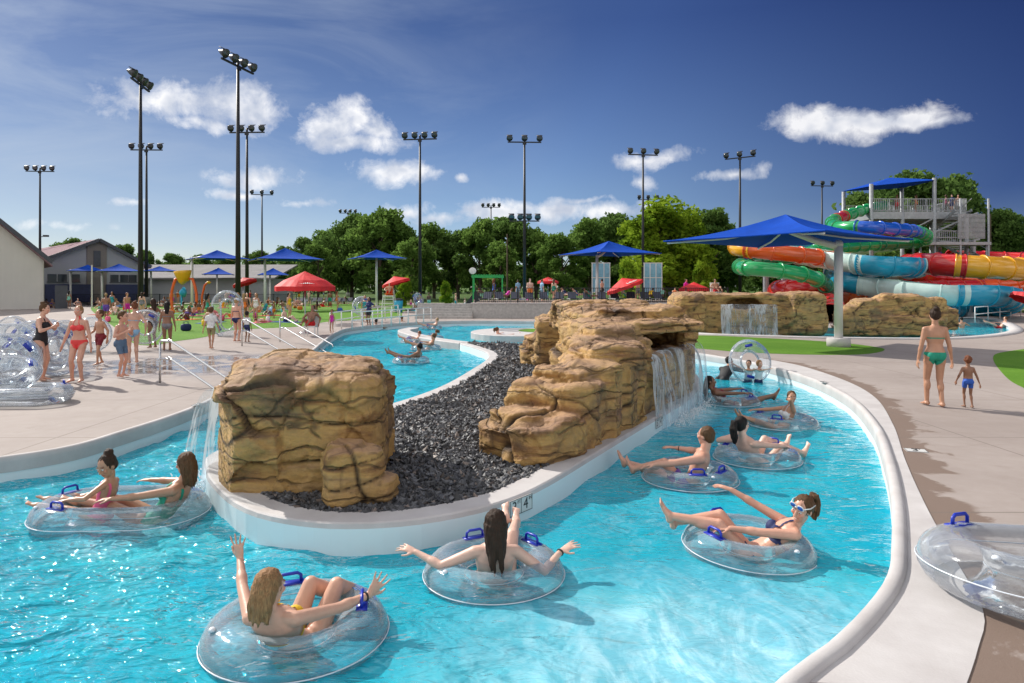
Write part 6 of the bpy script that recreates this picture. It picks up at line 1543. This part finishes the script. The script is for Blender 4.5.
# ------------------------------------------------------------------ crowd: prototypes and copies
proto = {}
def prot(key, pose, **kw):
    kw.setdefault('voxel', .022); kw.setdefault('fingers', False)
    proto[key] = make_person(pose, **kw)
prot('stand_f', stand(1.), sex='f', hair='long', garments=('one_piece',), face=False)
prot('stand_m', stand(1., **walk), sex='m', hair='short', garments=('trunks',), face=False)
prot('child', stand(.65), sex='m', S=.65, child=True, hair='short', garments=('trunks',), face=False)
prot('shirt', stand(1.), sex='m', hair='short', garments=('shirt','trunks'), face=False)
seatp = lambda **kw: dict(pelvis=(0,0,.12), up=(0,-.25,1), front=(0,1,0), footL=(-.12,.62,.08), footR=(.12,.66,.08), handL=(-.3,-.12,.12), handR=(.28,.15,.3), kneeL=(-.2,0,1), kneeR=(.2,0,1), elbL=(-.5,-1,0), elbR=(.6,-.8,0), toeL=(0,.3,1), toeR=(0,.3,1), **kw)
prot('sit_f', seatp(), sex='f', hair='long', garments=('bikini_top','bikini_bottom'), face=False)
prot('sit_m', seatp(), sex='m', hair='short', garments=('trunks',), face=False)
prot('sit_shirt', seatp(), sex='f', hair='ponytail', garments=('shirt','trunks'), face=False)
prot('lie', dict(pelvis=(0,0,.13), up=(0,-1,.04), front=(0,0,-1), footL=(-.1,.86,.06), footR=(.1,.86,.06), handL=(-.25,-.72,.05), handR=(.25,-.72,.05), kneeL=(0,0,-1), kneeR=(0,0,-1), face=(.2,-.3,-1), head_up=(0,-1,.2), toeL=(0,1,-.2), toeR=(0,1,-.2)), sex='f', hair='short', garments=('bikini_bottom','bikini_top'), face=False)
prot('lounge', dict(pelvis=(0,0,.50), up=(0,-.75,.65), front=(0,.6,1), footL=(-.12,.84,.46), footR=(.12,.84,.46), handL=(-.3,.05,.5), handR=(.3,.05,.5), kneeL=(0,0,1), kneeR=(0,0,1), toeL=(0,.3,1), toeR=(0,.3,1)), sex='f', hair='short', garments=('one_piece',), face=False)
prot('float', sit(lean=.6), sex='m', hair='short', garments=('trunks',), face=False)
prot('float_f', sit(lean=.75, ank=((-.1,.8,.15),(.1,.82,.1))), sex='f', hair='ponytail', garments=('one_piece',), face=False)
prot('wade', dict(pelvis=(0,0,-.25), up=(0,.05,1), footL=(-.1,0,-1.0), footR=(.1,0,-1.0), handL=(-.5,.3,.05), handR=(.5,.25,.05), toeL=(0,1,0), toeR=(0,1,0)), sex='m', hair='short', garments=('trunks',), face=False)
KEYG = {'sit_f':'swimsuit top','sit_m':'trunks','lie':'bikini','stand_f':'one piece suit','stand_m':'trunks','child':'shorts','shirt':'shirt','sit_shirt':'shirt','lounge':'swimsuit','float':'trunks','float_f':'swimsuit','wade':'trunks'}
POSEW = {'sit_f':'seated woman in a','sit_m':'seated man in','lie':'person lying down in a','stand_f':'standing woman in a','stand_m':'walking man in','child':'small child in','shirt':'standing person in a','sit_shirt':'seated person in a','lounge':'person reclining in a','float':'man floating in','float_f':'woman floating in a','wade':'wading swimmer in'}
marks = [(10,'near the left frame edge'),(45,'before the beige barn'),(72,'under the leftmost shade'),(102,'under the gable building shade'),(128,'left of the end on pole'),(150,'right of the end on pole'),(176,'left of the tipping bucket'),(196,'right of the tipping bucket'),(216,'left of the upright double tube'),(240,'by the tallest pole'),(262,'under the wide blue shade'),(285,'left of the red umbrella'),(308,'under the big red umbrella'),(332,'right of the big red umbrella'),(355,'left of the single post shade'),(377,'under the single post shade'),(398,'by the orange lifeguard stand'),(422,'left of the steps'),(450,'above the steps'),(480,'near the green frame'),(508,'left of the central pole'),(532,'right of the central pole'),(552,'by the small red umbrella'),(575,'left of the middle shade'),(600,'under the middle shade'),(622,'by the tilted red umbrella behind the ridge'),(650,'before the bright tree'),(680,'left of the grotto'),(705,'above the grotto'),(735,'above the small waterfall'),(770,'right of the small waterfall'),(800,'left of the thick white post'),(838,'by the thick white post'),(865,'left end of the rock wall'),(890,'before the rock wall'),(925,'left of the walking woman'),(955,'right of the walking woman'),(985,'by the small right pool'),(1015,'at the right frame edge')]
used_lb = {}
def crowd(px, py, key, skin, hairc, col, deg, z=0., d=None, where='', rest='on the lawn', sc=1., grp='bathers resting round the lawn'):
    w = G(px,py,z) if d is None else V3(((px-512)/F*d,d,z)); w.z = z
    mk = min(marks, key=lambda q: abs(q[0]-px))[1]
    for tr_ in range(40):
        lb = f"{POSEW[key]} {col} {KEYG[key]} {rest} {mk}"
        if lb not in used_lb: break
        lb = f"{POSEW[key]} {col} {KEYG[key]}, {hairc} hair, {rest} {mk}"
        if lb not in used_lb and len(lb.split()) <= 16: break
        col = rc.choice(list(CL)); hairc = rc.choice(list(HR))
    else: return None
    used_lb[lb] = 1
    if len(lb.split()) > 16: lb = ' '.join(lb.split()[:16])
    return place(proto[key], w, R(deg), skin, hairc, {'*':col}, lb, grp, scale=sc)
rc = random.Random(11)
sks = ['fair','pale','tan','rosy','brown','dark']; hrs = list(HR); cols = ['black','red','navy','blue','teal','pink','purple','white','orange','grey','green','magenta','yellow','mint','light blue']
towels = []
def towel(x, y, rz, c, lb, z=.015):
    m = MB(); n = 8; L, W = .95, .42
    vs = [(L*(2*i/n-1), W*(2*j/4-1), .012+.012*noise.noise(V3((x+i*.7,y+j*.7,0)))) for i in range(n+1) for j in range(5)]
    fs = [(i*5+j,(i+1)*5+j,(i+1)*5+j+1,i*5+j+1) for i in range(n) for j in range(4)]
    m.add(vs, fs); o = m.build('towel', M['oc'], None, True, (x,y,z)); o.rotation_euler = (0,0,rz); s = o.modifiers.new('s','SOLIDIFY'); s.thickness = .012; o.color = (*CL[c],1); tag(o, lb, 'towel', 'towels spread on the lawn')
lawn_pts = [(px, rc.uniform(303.5,323)) for px in range(100,300,3)] + [(px, rc.uniform(301,309)) for px in range(3,100,3)] + [(px, rc.uniform(302,312)) for px in range(302,345,7)]
tw_used = set()
for i, (px, py) in enumerate(lawn_pts):
    if 295 < px < 318 and py > 318: continue
    key = rc.choice(['sit_f','sit_m','sit_f','sit_shirt','lie','sit_m','stand_f','stand_m','child'])
    o = crowd(px, py, key, rc.choice(sks), rc.choice(hrs), rc.choice(cols), rc.uniform(0,360), where='', rest='on the left lawn' if px > 95 else 'on the far left deck')
    if o and px > 100 and key in ('sit_f','sit_m','lie','sit_shirt') and rc.random() < .75:
        c = rc.choice(['white','blue','pink','light blue','orange','grey','red','mint','purple']); mk = min(marks, key=lambda q: abs(q[0]-px))[1]
        if (c,mk) not in tw_used: tw_used.add((c,mk)); towel(o.location.x, o.location.y, o.rotation_euler.z+math.pi/2, c, f"{c} towel spread on the lawn {mk}")
# bags among the towels
def bag(px, py, c, lb):
    w = G(px,py); t = empty('beach_bag', w, rc.uniform(0,3)); tag(t, lb, 'bag', 'bags left on the lawn'); m = MB(); m.ell((0,0,.17),(.24,.12,.17),None,14,8,.6); b_ = m.build('body', M['oc'], t, True); b_.color = (*CL[c],1)
    for y in (-.06,.06): m = MB(); m.tube([(-.12,y,.30),(-.09,y,.44),(.09,y,.44),(.12,y,.30)], .012, 6); h_ = m.build('handle', M['oc'], t, True); h_.color = (*CL[c],1)
for (px,py,c) in ((108,322,'pink'),(128,318,'blue'),(150,327,'white'),(186,331,'navy'),(204,326,'yellow'),(222,321,'pink'),(255,318,'magenta'),(268,322,'white'),(283,313,'teal'),(300,310,'orange'),(330,306,'red'),(116,311,'grey'),(172,314,'orange'),(340,312,'blue')):
    bag(px,py,c,f"{c} beach bag on the lawn {min(marks, key=lambda q: abs(q[0]-px))[1]}")
# standing people further off
for px in list(range(4,330,5)):
    crowd(px, rc.uniform(297.5,301), rc.choice(['stand_f','stand_m','shirt','child']), rc.choice(sks), rc.choice(hrs), rc.choice(cols), rc.uniform(0,360), rest='far off', grp='people walking in the distance')
# people on the terrace behind the fence
for px in range(482,700,12):
    crowd(px, 0, rc.choice(['stand_f','stand_m','shirt','lounge','lounge']), rc.choice(sks), rc.choice(hrs), rc.choice(cols), rc.uniform(0,360), z=.95, d=rc.uniform(47,56), rest='behind the black fence', grp='people behind the fence')
# far pool wading heads
for px in range(402,560,9):
    crowd(px, 0, rc.choice(['wade','child','stand_m']), rc.choice(sks), rc.choice(hrs), rc.choice(cols), rc.uniform(0,360), z=-.2, d=rc.uniform(60,72), rest='in the far pool', grp='people in the far pool')

# loungers (dark)
def lounger_meshes():
    fr = MB()
    for s in (-.3,.3): fr.bar((s,-.95,.30),(s,.95,.30),.04); 
    leg = MB(); 
    sl = MB(); sl.box((0,.3,.33),(.29,.65,.015)); sl.box((0,-.62,.52),(.29,.40,.015),rx=-.62)
    return fr.mesh('frame', M['white']), sl.mesh('sling', mat('navy_sling',(.02,.025,.05),.6))
LF, LS = lounger_meshes(); lgm = MB(); lgm.box((0,0,.15),(.02,.02,.15)); LG = lgm.mesh('leg', M['white'])
def lounger(px, py, deg, lb, z=0., d=None):
    w = G(px,py,z) if d is None else V3(((px-512)/F*d,d,z)); w.z = z
    t = empty('lounge_chair', w, R(deg)); tag(t, lb, 'lounge chair', 'dark loungers in rows'); link_mesh('frame', LF, t); link_mesh('sling', LS, t)
    for x in (-.3,.3):
        for y in (-.75,.75): link_mesh('leg', LG, t, (x,y,0))
names = ['leftmost','second','third','fourth','fifth','sixth','seventh','eighth','ninth','tenth','eleventh','twelfth','thirteenth','fourteenth','fifteenth','sixteenth']
for i in range(12): lounger(294+i*6, 304, 170+rc.uniform(-8,8), f"{names[i]} dark lounger in the row behind the big red umbrella")
for i in range(14): lounger(486+i*14.5, 0, 180+rc.uniform(-10,10), f"{names[i]} dark lounger in the row behind the black fence", .95, 46.6)
for i in range(12): lounger(30+i*13, 300, 180+rc.uniform(-10,10), f"{names[i]} dark lounger in the row before the left buildings")

# floating people in the far river
for i, (px,py,key,sk_,hc_,cl_,dg,lb) in enumerate([(411,363,'float','brown','black','black',75,'man in black trunks nearest in the channel left of the slate'),(426,350,'float','tan','brown','grey',95,'man in grey trunks between two others in the left channel'),(414,343,'float','rosy','auburn','blue',95,'boy with auburn hair floating in the left channel'),(431,340,'float_f','tan','brown','purple',70,'woman in purple floating beside the auburn haired boy'),
   (504,340,'float_f','rosy','brown','black',-60,'woman floating just above the top of the slate bed'),(376,330,'wade','brown','black','navy',0,'swimmer at the ramp foot in navy trunks'),(402,326,'wade','tan','brown','red',30,'swimmer with brown hair at the river bend'),(432,329,'float','fair','blond','teal',100,'blond man floating at the dividing wall'),(455,322,'wade','tan','black','black',0,'swimmer before the grey steps'),(468,322,'wade','rosy','brown','orange',40,'swimmer just right of the grey steps'),(499,321,'wade','tan','brown','pink',0,'swimmer before the middle of the grey wall')]):
    w = G(px,py,WZ); w.z = WZ+.05
    sc = .8 if 'boy' in lb else 1.
    place(proto[key], w, R(dg), sk_, hc_, {'*':cl_}, lb, 'bathers in the far river', scale=sc)
    if key != 'wade': ring(w, 'clear tube under the '+lb.split(' in the')[0].replace('just above','above'), R(dg), (0,0), (30,150))
for i, (px,py,key,sk_,hc_,cl_,dg,lb) in enumerate([(702,330,'wade','fair','brown','black',0,'swimmer at the left end of the right pool'),(727,331,'float','pale','blond','white',80,'pale swimmer lying left of the grotto fall'),(770,331,'float_f','rosy','brown','red',90,'swimmer in red right of the grotto fall'),(783,331,'float','tan','black','navy',90,'swimmer in navy right of the grotto fall'),
   (792,330,'wade','tan','brown','teal',0,'swimmer by the grotto right end'),(848,334,'float','brown','black','black',90,'swimmer in black just right of the white post'),(876,334,'float_f','rosy','brown','pink',80,'swimmer in pink before the rock wall'),(888,334,'float','fair','brown','blue',80,'swimmer in blue before the rock wall'),(912,335,'float_f','tan','brown','orange',-80,'swimmer in orange left of the walking woman'),(952,329,'float','fair','black','black',100,'swimmer in black behind the walking woman'),(962,328,'wade','tan','black','navy',0,'swimmer standing behind the toddler'),(1000,328,'float','fair','brown','red',80,'swimmer in red at the right end of the pool')]):
    w = G(px,py,WZ); w.z = WZ+.08; place(proto[key], w, R(dg), sk_, hc_, {'*':cl_}, lb, 'bathers in the right pool')
# seated guard in red by the entry, and guards
o = place(proto['sit_m'], G(311,336)+V3((0,0,.4)), R(170), 'brown', 'black', {'*':'red'}, 'lifeguard in red seated low by the river entry', 'lifeguards')
t = empty('low_chair', G(311,336)); tag(t, 'low white chair under the seated guard by the entry', 'chair')
m = MB(); m.box((0,0,.40),(.25,.25,.03)); m.build('seat', M['white'], t); m = MB(); m.box((0,.26,.68),(.25,.02,.28)); m.build('backrest', M['white'], t)
for x in (-.22,.22):
    for y in (-.22,.22): m = MB(); m.box((x,y,.185),(.02,.02,.185)); m.build('leg', M['white'], t)
place(proto['sit_m'], P(389,0,56).xy.to_3d()+V3((0,0,1.5)), R(180), 'tan', 'brown', {'*':'red'}, 'guard in red shorts on the orange lifeguard stand', 'lifeguards')
place(proto['sit_m'], P(716,0,46).xy.to_3d()+V3((0,0,1.7)), R(190), 'tan', 'black', {'*':'red'}, 'guard in red shorts on the white stand beyond the grotto', 'lifeguards')
# tower visitors
for i, (px, key, cl_, lb) in enumerate([(897,'stand_m','red','visitor in red trunks at the tower railing'),(916,'stand_f','orange','visitor in orange on the tower platform'),(946,'stand_f','pink','visitor in pink at the head of the tower stairs'),(952,'shirt','navy','visitor in a dark shirt at the tower stairs'),(958,'stand_m','white','visitor in white trunks at the top of the stairs'),(940,'stand_m','blue','visitor in blue trunks on the middle stairs')]):
    d_ = 61.5; z_ = CZ+(HZ-212)*60/F+.03 if i < 5 else 4.2
    place(proto[key], V3(((px-512)/F*d_, d_, z_)), R(40*i), rc.choice(sks), rc.choice(hrs), {'*':cl_}, lb, 'people queueing on the slide tower')
